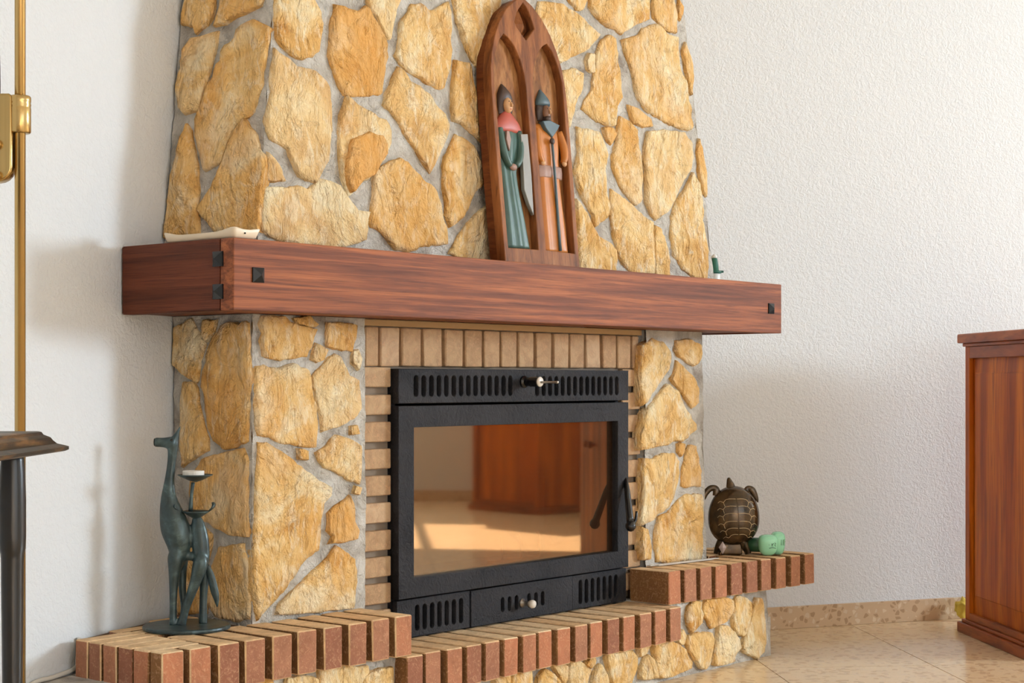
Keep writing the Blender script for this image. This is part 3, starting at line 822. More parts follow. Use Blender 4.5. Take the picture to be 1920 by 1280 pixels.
# upper hood and the right-hand cheeks: irregular stones in staggered courses
def filler(face, a0, a1, b0, b1, na, nb, slope=0.0, skip=None):
    rr = random.Random(na * 31 + nb)
    g = {}
    for i in range(na + 1):
        for k in range(nb + 1):
            ja = rr.uniform(-.36, .36) if 0 < i < na else 0
            jb = rr.uniform(-.36, .36) if 0 < k < nb else 0
            g[i, k] = ((i + ja + (.25 if (k % 2 and 0 < i < na) else 0)) / na, (k + jb) / nb)
    for i in range(na):
        for k in range(nb):
            qs = [g[i, k], g[i + 1, k], g[i + 1, k + 1], g[i, k + 1]]
            cx = sum(q[0] for q in qs) / 4; cy = sum(q[1] for q in qs) / 4
            pts = []
            for n_, q in enumerate(qs):
                q2 = qs[(n_ + 1) % 4]
                for s, e in ((0.12, 0), (0.5, rr.uniform(-.04, .05)), (0.88, 0)):
                    x = q[0] + (q2[0] - q[0]) * s; y = q[1] + (q2[1] - q[1]) * s
                    m = .88 + e
                    x = cx + (x - cx) * m; y = cy + (y - cy) * m
                    aa, bb = a0(y), a1(y)
                    A = aa + (bb - aa) * x
                    B = b0 + slope * x * (1 - y) + (b1 - b0) * y
                    pts.append((A, B))
            stone(face, rr.uniform(-.4, .4), 0, pts)
filler('hf', lambda y: .22 + .128 * (.53 + .96 * y), lambda y: 1.78 - .132 * (.75 + .72 * y), 1.53, 2.48, 7, 5, .22)
filler('hl', lambda y: .20 + .02 * y, lambda y: .38, 1.53, 2.48, 1, 5)
filler('hr', lambda y: .165 + .06 * y, lambda y: .50, 1.0, 2.48, 2, 8)
filler('br', lambda y: .16, lambda y: .50, .275, .85, 2, 4)
filler('er', lambda y: .05, lambda y: .28, .01, .178, 2, 1)

# -- bricks, one object each, sharing a mesh per size
BR = {}
def brick_me(l, w, h, end):
    """l across, w deep, h tall, origin at the middle of the base; end faces (-y and +y) take the fired colour"""
    key = (round(l, 3), round(w, 3), round(h, 3), end)
    if key in BR: return BR[key]
    bm = bmesh.new(); bm_box(bm, (-l / 2, -w / 2, 0), (l / 2, w / 2, h))
    bmesh.ops.bevel(bm, geom=bm.edges[:], offset=.0022, segments=1, affect='EDGES')
    rr = random.Random(int(l * 1e5 + w * 1e4 + h * 1e3))
    for v in bm.verts: v.co += Vector((rr.uniform(-1, 1), rr.uniform(-1, 1), rr.uniform(-1, 1))) * .0006
    bm.normal_update()
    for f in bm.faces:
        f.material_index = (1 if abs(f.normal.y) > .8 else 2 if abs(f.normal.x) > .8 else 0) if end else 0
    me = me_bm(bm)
    if end: me.materials.append(M['brick_bed']); me.materials.append(M['brick_end']); me.materials.append(M['brick_side_shaded'])
    else: me.materials.append(M['brick_tan'])
    BR[key] = me
    return me
def brick(c, l, w, h, end, parent, rz=0.0):
    o = put('brick', brick_me(l, w, h, end), None, parent, c)
    o.rotation_euler = (random.uniform(-.008, .008), random.uniform(-.008, .008), rz + random.uniform(-.012, .012))
    return o
UT, LT, BHT = .265, .182, .082
lf = [-.160, -.112, -.098, -.050, -.034, .014, .027, .078, .094, .143, .160, .206, .222, .271, .289, .337, .355, .403, .420, .466]
for i in range(0, len(lf), 2):
    u0, u1 = lf[i], lf[i + 1]
    dep = .034 if i < 4 else .148
    brick(((u0 + u1) / 2, dep / 2 + random.uniform(-.002, .002), UT - BHT), .048, dep, BHT, True, hearth)
ls = [(.037, .079), (.083, .122), (.127, .165), (.170, .207), (.211, .248)]
for i, (w0, w1) in enumerate(ls):
    length = .115 if i == 0 else .122
    brick((-.161 + length / 2, (w0 + w1) / 2, UT - BHT), w1 - w0, length, BHT, True, hearth, math.pi / 2)
    if i >= 3: brick((.042, (w0 + w1) / 2 - .002, UT - BHT), .040, .16, BHT, True, hearth, math.pi / 2)
for w0, u1 in ((.25, .155), (.294, .165), (.338, .17)):
    u0 = max(-.02 if w0 > .26 else -.155, (w0 + .05 - .3263) / .349 + .02)
    brick(((u0 + u1) / 2, w0 + .02, UT - BHT), .040, u1 - u0, BHT, True, hearth, math.pi / 2)
lt = [.447, .495, .507, .554, .568, .617, .630, .676, .689, .739, .749, .801, .812, .861, .872, .923, .934, .983, .993, 1.047, 1.060, 1.107, 1.121, 1.173, 1.187, 1.235, 1.247, 1.300, 1.312, 1.360, 1.373, 1.421]
for i in range(0, len(lt), 2):
    brick(((lt[i] + lt[i + 1]) / 2, .083 + random.uniform(-.003, .003), LT - BHT), .0485, .166, BHT, True, hearth)
rt = [1.416, 1.461, 1.478, 1.526, 1.541, 1.587, 1.601, 1.652, 1.670, 1.716, 1.735, 1.783, 1.796, 1.845, 1.861, 1.914, 1.925, 1.982, 1.997, 2.043]
for i in range(0, len(rt), 2):
    u = (rt[i] + rt[i + 1]) / 2; w = .024 - .075 * (u - 1.44)
    dep = .125 if u < 1.76 else .15
    brick((u, w + dep / 2, UT - BHT), .0475, dep, BHT, True, hearth, -.07)
    if u > 1.77: brick((u + .006, w + dep + .085, UT - BHT), .0475, .14, BHT, True, hearth, -.07)
    if 1.77 < u < 1.95: brick((u + .012, w + dep + .23, UT - BHT), .0475, .13, BHT, True, hearth, -.07)
zs = [(.720, .762), (.662, .703), (.605, .648), (.548, .590), (.492, .535), (.435, .479), (.377, .421), (.321, .367), (.265, .309), (.209, .252)]
for z0, z1 in zs:
    brick((.530, .185, z0), .085, .05, .042, False, surround)
    brick((1.4395, .185, z0), .078, .05, .042, False, surround)
so = [.492, .534, .540, .599, .605, .666, .671, .734, .740, .801, .808, .867, .872, .928, .934, .991, .997, 1.054, 1.059, 1.119, 1.125, 1.185, 1.189, 1.249, 1.255, 1.313, 1.318, 1.375, 1.382, 1.439, 1.444, 1.474]
for i in range(0, len(so), 2):
    l = so[i + 1] - so[i]
    brick(((so[i] + so[i + 1]) / 2, .185 + random.uniform(-.002, .002), .764), round(l - .003, 3), .05, .082, False, surround)
UP = Vector((0, 0, 1))
# ------------------------------------------------------------------ mantel beam
beam = thing('mantel_beam', (0.95, 0.1, 0.862), 'dark reddish brown wooden mantel beam with black pyramid studs across the fireplace', 'mantel')
bz0, bz1 = .8596, .9898
put('front_board', box_me((0, 0, bz0), (1.9, .036, bz1), .0025), M['beam_u'], beam)
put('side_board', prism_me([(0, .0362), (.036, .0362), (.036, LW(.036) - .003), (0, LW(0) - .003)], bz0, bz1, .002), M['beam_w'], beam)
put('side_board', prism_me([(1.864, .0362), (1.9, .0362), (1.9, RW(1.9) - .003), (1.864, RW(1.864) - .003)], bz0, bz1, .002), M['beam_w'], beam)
put('top_board', prism_me([(.0362, .0362), (1.8638, .0362), (1.8638, .148), (.0362, .148)], .966, bz1 - .0005), M['beam_u'], beam)
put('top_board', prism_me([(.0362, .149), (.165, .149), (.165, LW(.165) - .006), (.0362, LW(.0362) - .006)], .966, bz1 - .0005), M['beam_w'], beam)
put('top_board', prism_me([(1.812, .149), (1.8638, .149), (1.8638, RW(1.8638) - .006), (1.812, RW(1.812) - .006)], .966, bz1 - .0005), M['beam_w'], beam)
put('underside_board', prism_me([(.0362, .0362), (1.8638, .0362), (1.8638, .150), (.0362, .150)], .8625, .884), M['beam_u'], beam)
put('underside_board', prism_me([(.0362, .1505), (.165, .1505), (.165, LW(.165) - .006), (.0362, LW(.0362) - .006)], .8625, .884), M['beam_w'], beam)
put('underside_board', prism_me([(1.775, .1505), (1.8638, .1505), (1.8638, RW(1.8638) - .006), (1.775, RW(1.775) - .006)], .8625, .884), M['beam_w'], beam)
def stud_me():
    s = .0135; v = [(-s, 0, -s), (s, 0, -s), (s, 0, s), (-s, 0, s), (-s, -.003, -s), (s, -.003, -s), (s, -.003, s), (-s, -.003, s), (0, -.0115, 0)]
    return me_from(v, [(0, 1, 5, 4), (1, 2, 6, 5), (2, 3, 7, 6), (3, 0, 4, 7), (4, 5, 8), (5, 6, 8), (6, 7, 8), (7, 4, 8)])
sm = stud_me(); sm.materials.append(M['stud'])
for loc, rz in (((.057, 0, .925), 0), ((1.845, 0, .924), 0), ((0, .041, .953), -math.pi / 2), ((0, .041, .894), -math.pi / 2)):
    put('stud', sm, None, beam, loc).rotation_euler = (0, 0, rz)

# ------------------------------------------------------------------ fireplace insert
ins = thing('fireplace_insert', (.987, .16, .184), 'black cast-iron fireplace insert with glazed door and slotted grilles', 'fireplace insert')
def capsule(x0, x1, z0, z1, n=5):
    r = (x1 - x0) / 2; cx = (x0 + x1) / 2; out = []
    for i in range(n + 1): a = math.pi * i / n; out.append((cx + r * math.cos(a), z1 - r + r * math.sin(a)))
    for i in range(n + 1): a = math.pi + math.pi * i / n; out.append((cx + r * math.cos(a), z0 + r + r * math.sin(a)))
    return out
def rect(x0, x1, z0, z1): return [(x0, z0), (x1, z0), (x1, z1), (x0, z1)]
def slots(x0, x1, n, z0, z1, fill=.58):
    p = (x1 - x0) / (n - 1 + fill); return [capsule(x0 + i * p, x0 + i * p + p * fill, z0, z1) for i in range(n)]
T = lambda w: Matrix.Translation((0, w, 0))
put('top_grille', cut_me([rect(.574, 1.400, .685, .759)] + slots(.621, .949, 14, .699, .745) + slots(1.032, 1.358, 14, .698, .744), .022, T(.142), .0015), M['iron'], ins)
door = put('door', cut_me([rect(.574, 1.400, .271, .680), rect(.622, 1.356, .313, .634)], .022, T(.142), .0015), M['iron'], ins)
put('casing', cut_me([rect(.5765, 1.3905, .185, .757), rect(.590, 1.378, .200, .742)], .10, T(.166), 0), M['iron'], ins)
put('glass', box_me((.614, .158, .305), (1.364, .162, .642)), M['glass'], door)
put('left_grille', cut_me([rect(.578, .811, .186, .267)] + slots(.634, .789, 7, .198, .254), .015, T(.150), .001), M['iron'], ins)
ash = put('ash_drawer', cut_me([rect(.814, 1.181, .186, .267)] + slots(.916, .978, 3, .208, .242, .5) + slots(1.011, 1.074, 3, .208, .242, .5), .015, T(.148), .001), M['iron'], ins)
put('name_plate', cut_me([rect(1.089, 1.164, .197, .225), rect(1.091, 1.162, .199, .223)], .002, T(.1465), 0), M['iron'], ash)
put('right_grille', cut_me([rect(1.184, 1.402, .186, .267)] + slots(1.208, 1.366, 7, .196, .255), .015, T(.150), .001), M['iron'], ins)
bm = bmesh.new()
for lo, hi in (((.592, .27, .20), (.600, .39, .74)), ((1.368, .27, .20), (1.376, .39, .74)), ((.60, .382, .20), (1.368, .39, .74)), ((.60, .27, .735), (1.368, .382, .74)), ((.60, .27, .272), (1.368, .382, .300)),
               ((.60, .19, .20), (1.368, .20, .270)), ((.60, .19, .684), (1.368, .20, .736))): bm_box(bm, lo, hi)
put('firebox', me_bm(bm), M['soot'], ins)
for u in (.98, 1.05, 1.12):
    put('log_guard', tube_me([(u - .02, .225, .316), (u, .20, .318), (u - .004, .196, .345), (u - .012, .192, .372), (u - .022, .190, .374)], .003, 8, sub=4), M['steel'], ins)
RX = Matrix.Rotation(math.pi / 2, 4, 'X')            # local z -> -y
def lathe_out(prof, u, w, z, n=20): return lathe_me(prof, n, Matrix.Translation((u, w, z)) @ RX)
kn = put('damper_knob', lathe_out([(.014, 0), (.014, .006), (.010, .010), (.010, .022), (.0115, .024), (.0115, .046), (.009, .047)], .989, .142, .731), M['black'], ins, smooth=False)
put('knob_cap', lathe_out([(.004, 0), (.0105, .001), (.0115, .003), (.0105, .005), (.004, .006)], .989, .095, .731), M['ivory'], kn, smooth=True)
put('lever_rod', lathe_out([(.0026, 0), (.0026, .044), (.0032, .045), (.0032, .049), (.002, .05)], .989, .089, .730), M['steel'], kn, smooth=True)
dk = put('drawer_knob', lathe_out([(.011, 0), (.010, .004), (.006, .007), (.006, .022), (.008, .024)], .992, .148, .222), M['steel'], ash, smooth=True)
put('pull_tip', lathe_out([(.003, 0), (.0085, .002), (.0098, .007), (.0085, .012), (.003, .0145)], .992, .124, .222), M['ivory'], ash, smooth=True)
hd = put('door_handle', tube_me([(1.392, .146, .492), (1.378, .130, .470), (1.369, .118, .430), (1.359, .105, .385)], [.005, .007, .0085, .0095], 12, sub=3), M['black'], door, smooth=True)
put('handle_ball', lathe_me([(.002, -.0135), (.008, -.011), (.0125, -.005), (.0135, 0), (.0125, .005), (.008, .011), (.002, .0135)], 18, Matrix.Translation((1.357, .103, .377))), M['black'], door, smooth=True)
put('handle_hook', tube_me([(1.363, .103, .379), (1.377, .102, .392), (1.382, .103, .412)], [.004, .004, .003], 8, sub=3), M['black'], door, smooth=True)

# ------------------------------------------------------------------ carved panel on the mantel
cp = thing('carved_panel', (.979, .09, .990), 'pointed-arch carved wooden panel with two painted robed figures leaning on the stone hood', 'carved panel')
CM = frame((.979, .075, .990), (1, 0, 0), Vector((0, 1, -.1)).normalized(), (0, .1, 1))
half = [(135, 4), (137, 160), (138, 310), (137, 400), (134, 440), (127, 475), (113, 512), (92, 550), (65, 583), (32, 608)]
OUT = [(x / 1000, z / 1000) for x, z in half] + [(0, .622)] + [(-x / 1000, z / 1000) for x, z in half[::-1]]
RL = P2('-120,38 -121,116 -122,211 -123,325 -124,400 -123,440 -112,478 -95,508 -78,525 -62,517 -43,500 -27,473 -17,443 -14,415 -13,339 -13,222 -14,40')
RR = [(-x, z + .001) for x, z in RL][::-1]
DI = P2('-4,612 9,600 24,572 29,556 -4,524 -36,550 -42,560 -30,585')
DI = [(x + .005, z - .002) for x, z in DI]
def inset(lp, d):
    c = (sum(p[0] for p in lp) / len(lp), sum(p[1] for p in lp) / len(lp))
    r = []
    for p in lp:
        l = math.dist(p, c); r.append((p[0] + (c[0] - p[0]) * d / l, p[1] + (c[1] - p[1]) * d / l))
    return r
put('carved_frame', cut_me([OUT, RL, RR, DI], .020, CM, .002), M['carve'], cp)
put('back_board', cut_me([OUT], .020, CM @ Matrix.Translation((0, .0205, 0)), .0), M['carve_side'], cp)
for lp in (RL, RR): put('recess_panel', cut_me([inset(lp, -.0005)], .002, CM @ Matrix.Translation((0, .0183, 0)), 0), M['carve_in'], cp)
c = (.002, .562)
n = len(DI); vs = [(p[0], .0195, p[1]) for p in inset(DI, .006)] + [(c[0], .006, c[1])]
me = me_from(vs, [(i, (i + 1) % n, n) for i in range(n)] + [tuple(range(n))[::-1]]); me.transform(CM)
put('diamond_boss', me, M['carve'], cp)

CF = CM @ Matrix.Translation((.009, 0, 0))          # figures stand towards the right of their recesses
def relief_me(rows, folds=0, amp=0.0, yb=.0185, n=18):
    """half-round carving: rows (z, x0, x1, depth) in mm, flat back on the recess board"""
    rows = spline(rows, 4); rings = []
    for z, x0, x1, d in rows:
        mid, hw = (x0 + x1) / 2000, (x1 - x0) / 2000; r = []
        for k in range(n + 1):
            t = math.pi * k / n
            g = 1 + amp * math.cos(folds * t * 2)
            r.append((mid - hw * math.cos(t), yb - d / 1000 * max(math.sin(t), 0) ** .7 * g, z / 1000))
        r += [(mid + hw * .9, yb + .001, z / 1000), (mid - hw * .9, yb + .001, z / 1000)]
        rings.append(r)
    bm = bmesh.new(); bm_loft(bm, rings); bm.transform(CF); return me_bm(bm)
def blob_me(x, y, z, rx, ry, rz, n=14):
    bm = bmesh.new(); bmesh.ops.create_uvsphere(bm, u_segments=n, v_segments=10, radius=1.0)
    bm.transform(CF @ Matrix.Translation((x / 1000, y / 1000, z / 1000)) @ Matrix.Diagonal((rx / 1000, ry / 1000, rz / 1000, 1))); return me_bm(bm)
def ctube(pts, r, n=10, sub=4, flat=None):
    me = tube_me([(x / 1000, y / 1000, z / 1000) for x, y, z in pts], [q / 1000 for q in r], n, flat, sub=sub); me.transform(CF); return me

f1 = put('carved_figure', relief_me([(312, -124, -34, 9), (295, -128, -34, 14), (262, -125, -46, 15), (225, -122, -58, 14), (205, -121, -63, 14), (160, -120, -58, 15), (116, -118, -48, 15), (80, -118, -41, 15), (41, -118, -34, 15)], 4, .13), M['p_green'], cp, smooth=True)
f1['label'] = 'figure in a green robe with red collar'
put('hair', relief_me([(414, -88, -83, 2), (403, -96, -73, 10), (389, -104, -61, 15), (374, -106, -57, 13), (356, -106, -57, 10), (344, -104, -60, 6)]), M['p_hair'], f1, smooth=True)
put('face', blob_me(-82, 7.5, 364, 14, 10.5, 18), M['p_skin'], f1, smooth=True)
put('nose', ctube([(-82, -1, 371), (-81.5, -5, 362), (-81.5, -1.5, 359)], [1.5, 2.6, 1.5]), M['p_skin'], f1, smooth=True)
for dx in (-4.5, 4.5): put('eye', blob_me(-82 + dx, -1.6, 371, 1.8, 1.0, 1.2, 8), M['p_hair'], f1, smooth=True)
put('mouth', blob_me(-81.5, -1.4, 354, 3.2, 1.2, 1.0, 8), M['p_red'], f1, smooth=True)
put('collar', relief_me([(352, -92, -70, 10), (338, -106, -54, 15), (322, -121, -38, 17), (307, -127, -32, 15), (302, -120, -40, 8)]), M['p_red'], f1, smooth=True)
put('sleeve', ctube([(-116, 10, 308), (-117, 5, 270), (-108, 2, 238), (-96, 2, 226)], [9, 10, 9, 7]), M['p_green'], f1, smooth=True)
put('sleeve', ctube([(-48, 10, 308), (-52, 5, 272), (-62, 2, 240), (-76, 2, 226)], [8, 9, 8, 7]), M['p_green'], f1, smooth=True)
put('hand', blob_me(-88, 0, 222, 12, 6, 8), M['p_pink'], f1, smooth=True)
put('lapel', cut_me([P2('-100,303 -92,303 -88,285 -96,258 -104,285')], .004, CF @ Matrix.Translation((0, .001, 0)), .001), M['p_pink'], f1)
put('blade', cut_me([P2('-54,300 -29,303 -27,210 -30,118 -44,142 -57,174 -55,217')], .008, CF @ Matrix.Translation((0, -.001, 0)), .001), M['p_grey'], f1)
f2 = put('carved_figure', relief_me([(338, 30, 94, 7), (325, 12, 108, 11), (295, 14, 104, 14), (260, 14, 100, 14), (232, 16, 98, 13), (212, 17, 95, 14), (127, 13, 101, 15), (80, 13, 104, 15), (40, 14, 107, 15)], 4, .13), M['p_ochre'], cp, smooth=True)
f2['label'] = 'figure in an ochre robe holding a staff'
put('cap', relief_me([(420, 51, 56, 2), (408, 43, 66, 10), (394, 34, 78, 15), (384, 32, 80, 14), (379, 35, 77, 5)]), M['p_blue'], f2, smooth=True)
put('hair', relief_me([(388, 36, 77, 5), (374, 31, 83, 12), (358, 32, 84, 10), (345, 35, 82, 5)]), M['p_hair'], f2, smooth=True)
put('face', blob_me(57, 7.5, 365, 13, 10.5, 17), M['p_dark'], f2, smooth=True)
put('beard', blob_me(57, 7, 350, 11, 10, 9), M['p_hair'], f2, smooth=True)
put('nose', ctube([(57, -1, 372), (57.5, -5, 363), (57.5, -1.5, 360)], [1.5, 2.6, 1.5]), M['p_skin'], f2, smooth=True)
for dx in (-4.5, 4.5): put('eye', blob_me(57 + dx, -1.6, 372, 1.8, 1.0, 1.2, 8), M['p_hair'], f2, smooth=True)
put('collar', cut_me([P2('32,341 60,346 95,338 86,326 64,306 42,324')], .012, CF @ Matrix.Translation((0, .001, 0)), .002), M['p_blue'], f2)
put('sleeve', ctube([(18, 10, 322), (11, 5, 285), (12, 2, 258), (20, 1, 246)], [9, 10, 9, 7]), M['p_ochre'], f2, smooth=True)
put('sleeve', ctube([(101, 10, 324), (108, 5, 290), (106, 2, 264), (98, 1, 250)], [9, 10, 9, 7]), M['p_ochre'], f2, smooth=True)
put('belt', relief_me([(240, 12, 106, 15), (226, 12, 106, 17), (212, 14, 104, 15)], 7, .1), M['p_pink'], f2, smooth=True)
for x, z in ((20, 243), (100, 248)): put('hand', blob_me(x, -1, z, 7, 5, 7), M['p_skin'], f2, smooth=True)
st = put('staff', ctube([(57, -3, 296), (58, -3, 230), (59, -1, 140), (60, 0, 42)], [3, 3, 3.4, 3.6], sub=2), M['p_blue'], f2, smooth=True)
put('staff_knob', blob_me(57, -4, 296, 7, 5, 8), M['p_hair'], f2, smooth=True)

# ------------------------------------------------------------------ things on the mantel
# cream dish with wavy rim at the corner of the beam
dish = thing('cream_dish', (.035, .105, .990), 'cream ceramic dish with wavy rim on the left corner of the mantel', 'dish')
def rim_pts(d, n=8):
    x0, x1, y0, y1 = .003 + d, .066 - d, .003 + d, .205 - d; r = .008; out = []
    for (cx, cy, a0) in ((x1 - r, y1 - r, 0), (x0 + r, y1 - r, 90), (x0 + r, y0 + r, 180), (x1 - r, y0 + r, 270)):
        for i in range(n): a = math.radians(a0 + 90 * i / (n - 1)); out.append((cx + r * math.cos(a), cy + r * math.sin(a)))
    # subdivide the straight sides
    res = []
    for p, q in zip(out, out[1:] + out[:1]):
        k = max(1, int(math.dist(p, q) / .012))
        for i in range(k): res.append((p[0] + (q[0] - p[0]) * i / k, p[1] + (q[1] - p[1]) * i / k))
    return res
def rim_z(x, y):
    d = min(math.dist((x, y), c_) for c_ in ((.003, .003), (.066, .003), (.066, .205), (.003, .205)))
    return .0125 + .007 * math.exp(-(d / .03) ** 2)
base = rim_pts(0)
rings = []
for d, zf in ((.008, 0), (.004, .15), (.0, .9), (.001, 1.0), (.004, .97), (.008, .35), (.012, .25)):
    ring = []
    for x, y in base:
        cx, cy = .0345, .104
        f = 1 - d / .0345
        X = cx + (x - cx) * f; Y = cy + (y - cy) * (1 - d / .104)
        ring.append((X + (.004 if x > .05 else 0) * zf, Y, .9903 + rim_z(x, y) * zf))
    rings.append(ring)
bm = bmesh.new(); bm_loft(bm, rings)
put('bowl', me_bm(bm), M['cream'], dish, smooth=True)
put('hanging_hole', lathe_out([(.0016, 0), (.0016, .0012), (.001, .0014)], .030, .0042, .9995, 10), M['soot'], dish)

bot = thing('glue_bottle', (1.866, .19, .990), 'small white bottle with dark green nozzle cap at the right end of the mantel', 'bottle')
TB = Matrix.Translation((1.866, .19, .9903)) @ Matrix.Diagonal((1.3, 1.3, 1.5, 1))
put('body', lathe_me([(.011, 0), (.0125, .001), (.0125, .021), (.0115, .023), (.008, .024)], 20, TB), M['white'], bot, smooth=True)
put('cap', lathe_me([(.0152, .0235), (.0155, .025), (.0152, .027), (.010, .029), (.0088, .040), (.0065, .050), (.004, .054)], 20, TB), M['cap'], bot, smooth=True)
put('cap_tab', box_me((.010, -.004, .0245), (.0195, .004, .0285), .001, M=TB @ Matrix.Rotation(-.9, 4, 'Z')), M['cap'], bot)
put('nozzle_ring', lathe_me([(.0062, .051), (.0062, .055), (.004, .056), (.003, .058)], 16, TB), M['white'], bot, smooth=True)

# ------------------------------------------------------------------ long-necked animal candle holder
SB = Vector((.050, .192, .2652))
stat = thing('animal_candle_holder', SB, 'blue-green patinated long-necked animal candle holder on the left brick hearth', 'candle holder')
SM = frame(SB, RIGHT, FWD, UP)
K = .0003464
def sp(zx, zy, y=0.0): return ((zx - 291) * K, y, .0085 + (1145 - zy) * K)
def bt(bm, pts, y=0.0, flat=.8, sub=5):
    q = spline([(*sp(a, b), r * K) for a, b, r in pts], sub)
    bm_tube(bm, [(a[0], y, a[2]) for a in q], [max(a[3], .0006) for a in q], 16, ((0, 1, 0), flat))
bm = bmesh.new()
bt(bm, [(217, 160, 32), (213, 230, 26), (205, 300, 25), (197, 370, 29), (194, 450, 43), (206, 530, 64), (226, 610, 80), (246, 680, 76), (250, 740, 60), (243, 800, 42), (238, 850, 20)], 0, .72)
bt(bm, [(118, 153, 27), (160, 155, 27), (198, 157, 34), (226, 162, 36)], 0, .85)
bt(bm, [(216, 160, 28), (238, 108, 14), (262, 58, 3)], 0, .7)
bt(bm, [(242, 715, 20), (236, 775, 44), (229, 860, 33), (224, 950, 24), (222, 1050, 20), (222, 1149, 23)], -.007, .9)
bt(bm, [(255, 790, 40), (258, 880, 27), (262, 970, 21), (270, 1060, 19), (258, 1149, 20)], .012, .9)
bt(bm, [(345, 560, 24), (354, 610, 40), (364, 680, 48), (370, 750, 47), (370, 815, 42), (362, 870, 18)], 0, .72)
bt(bm, [(245, 770, 36), (310, 775, 24), (370, 775, 38)], 0, .7)
bt(bm, [(374, 750, 18), (371, 810, 42), (346, 900, 32), (318, 980, 26), (290, 1060, 22), (266, 1149, 26)], -.008, .9)
bt(bm, [(384, 830, 36), (382, 900, 28), (376, 1010, 22), (374, 1149, 25)], .012, .9)
bm.transform(SM)
me = apply_mods('body', me_bm(bm), [('REMESH', dict(mode='VOXEL', voxel_size=.0017)), ('SMOOTH', dict(factor=.5, iterations=14))])
put('body', me, M['patina'], stat, smooth=True)
put('base', lathe_me([(.075, 0), (.0815, .001), (.082, .004), (.0815, .007), (.079, .0085), (.02, .009)], 40, SM), M['patina'], stat, smooth=False)
bm = bmesh.new(); bt(bm, [(400, 825, 12), (420, 880, 20), (440, 960, 22), (452, 1010, 15), (456, 1052, 3)], .004, .45); bm.transform(SM)
put('tail', me_bm(bm), M['patina'], stat, smooth=True)
put('nostril', lathe_me([(.0072, 0), (.0072, .0008), (.005, .001)], 16, SM @ Matrix.Translation((sp(118, 153)[0] - .0002, 0, sp(118, 153)[2])) @ Matrix.Rotation(-math.pi / 2, 4, 'Y')), M['black'], stat)
put('eye', lathe_me([(.0026, 0), (.0022, .001), (.001, .0014)], 12, SM @ Matrix.Translation((sp(215, 140)[0], -.0108, sp(215, 140)[2])) @ RX), M['black'], stat)
def dishl(zx, zy, r, h):
    x, _, z = sp(zx, zy)
    return lathe_me([(.003, -h), (r * .35, -h * .8), (r * .8, -h * .25), (r, 0), (r * .97, .0012), (r * .75, -h * .12), (.004, -h * .45)], 32, SM @ Matrix.Translation((x, 0, z)))
put('upper_dish', dishl(338, 332, .0335, .013), M['patina'], stat, smooth=True)
put('stem', tube_me([SM @ Vector(sp(326, 372)), SM @ Vector(sp(318, 440)), SM @ Vector(sp(313, 530))], [.0038, .0032, .0042], 12, sub=3), M['patina'], stat, smooth=True)
put('lower_dish', dishl(342, 530, .0265, .014), M['patina'], stat, smooth=True)
def petal(zx, zy, tilt):
    x, _, z = sp(zx, zy); bm = bmesh.new(); rings = []
    for i in range(7):
        t = i / 6; wd = .011 * math.sin(.35 + t * 2.4); cx = tilt * (.011 * math.sin(t * 2.2))
        rings.append([(cx + .0016 * s, yy * wd * 1.35, t * .018) for s, yy in ((-1, -1), (1, -1), (1.6, 0), (1, 1), (-1, 1), (-.4, 0))])
    bm_loft(bm, rings); bm.transform(SM @ Matrix.Translation((x, 0, z))); return me_bm(bm)
put('petal', petal(262, 532, -1), M['patina'], stat, smooth=True)
put('petal', petal(408, 532, 1), M['patina'], stat, smooth=True)
x, _, z = sp(328, 336)
tl = put('tealight_candle', lathe_me([(.019, 0), (.0203, .0005), (.0203, .0095), (.0195, .0105), (.018, .0095), (.003, .0092)], 28, SM @ Matrix.Translation((x, 0, z - .001))), M['wax'], None, smooth=False)
tag(tl, 'small white tealight on the upper dish of the animal candle holder', 'candle')

# ------------------------------------------------------------------ turtle on the right hearth
TC = Vector((1.862, .125, .2655))
tur = thing('turtle_figurine', TC, 'glossy dark bronze turtle figurine standing upright on the right brick hearth', 'figurine')
TM = frame(TC, RIGHT, FWD, UP)
KT = .0001905
def tp(zx, zy, y=0.0): return Vector(((zx - 487) * KT, y, (1172 - zy) * KT))
A_, C_, D_ = .0690, .0800, .046
ZC = (1172 - 620) * KT
def shell_w(z):                       # half width at height fraction -1..1, fuller below the middle
    return A_ * (max(0, 1 - abs(z) ** 2.3)) ** .5 * (1 - .06 * z)
def shell_y(x, zl):
    z = zl / C_; w = shell_w(z)
    q = 1 - (x / max(w, 1e-5)) ** 2
    return -D_ * (max(0, 1 - abs(z) ** 2.3)) ** .5 * max(0, q) ** .5
bm = bmesh.new(); rings = []
for i in range(25):
    z = -1 + 2 * i / 24; z = max(-.998, min(.998, math.sin(z * math.pi / 2)))
    w = shell_w(z); d = D_ * (1 - abs(z) ** 2.3) ** .5
    rings.append([(w * math.cos(2 * math.pi * k / 36), d * math.sin(2 * math.pi * k / 36) * (1 if math.sin(2 * math.pi * k / 36) < 0 else .55), ZC + z * C_) for k in range(36)])
bm_loft(bm, rings); bm.transform(TM)
sh = put('shell', me_bm(bm), M['turtle'], tur, smooth=True)
def line(pts):
    out = []
    for zx, zy in pts:
        p = tp(zx, zy); out.append(TM @ Vector((p.x, shell_y(p.x, p.z - ZC) - .0003, p.z)))
    return tube_me(out, .0007, 6, sub=3)
put('ridge', line([(492, 345), (508, 430), (520, 560), (530, 700), (533, 790), (530, 880)]), M['turtle'], sh, smooth=True)
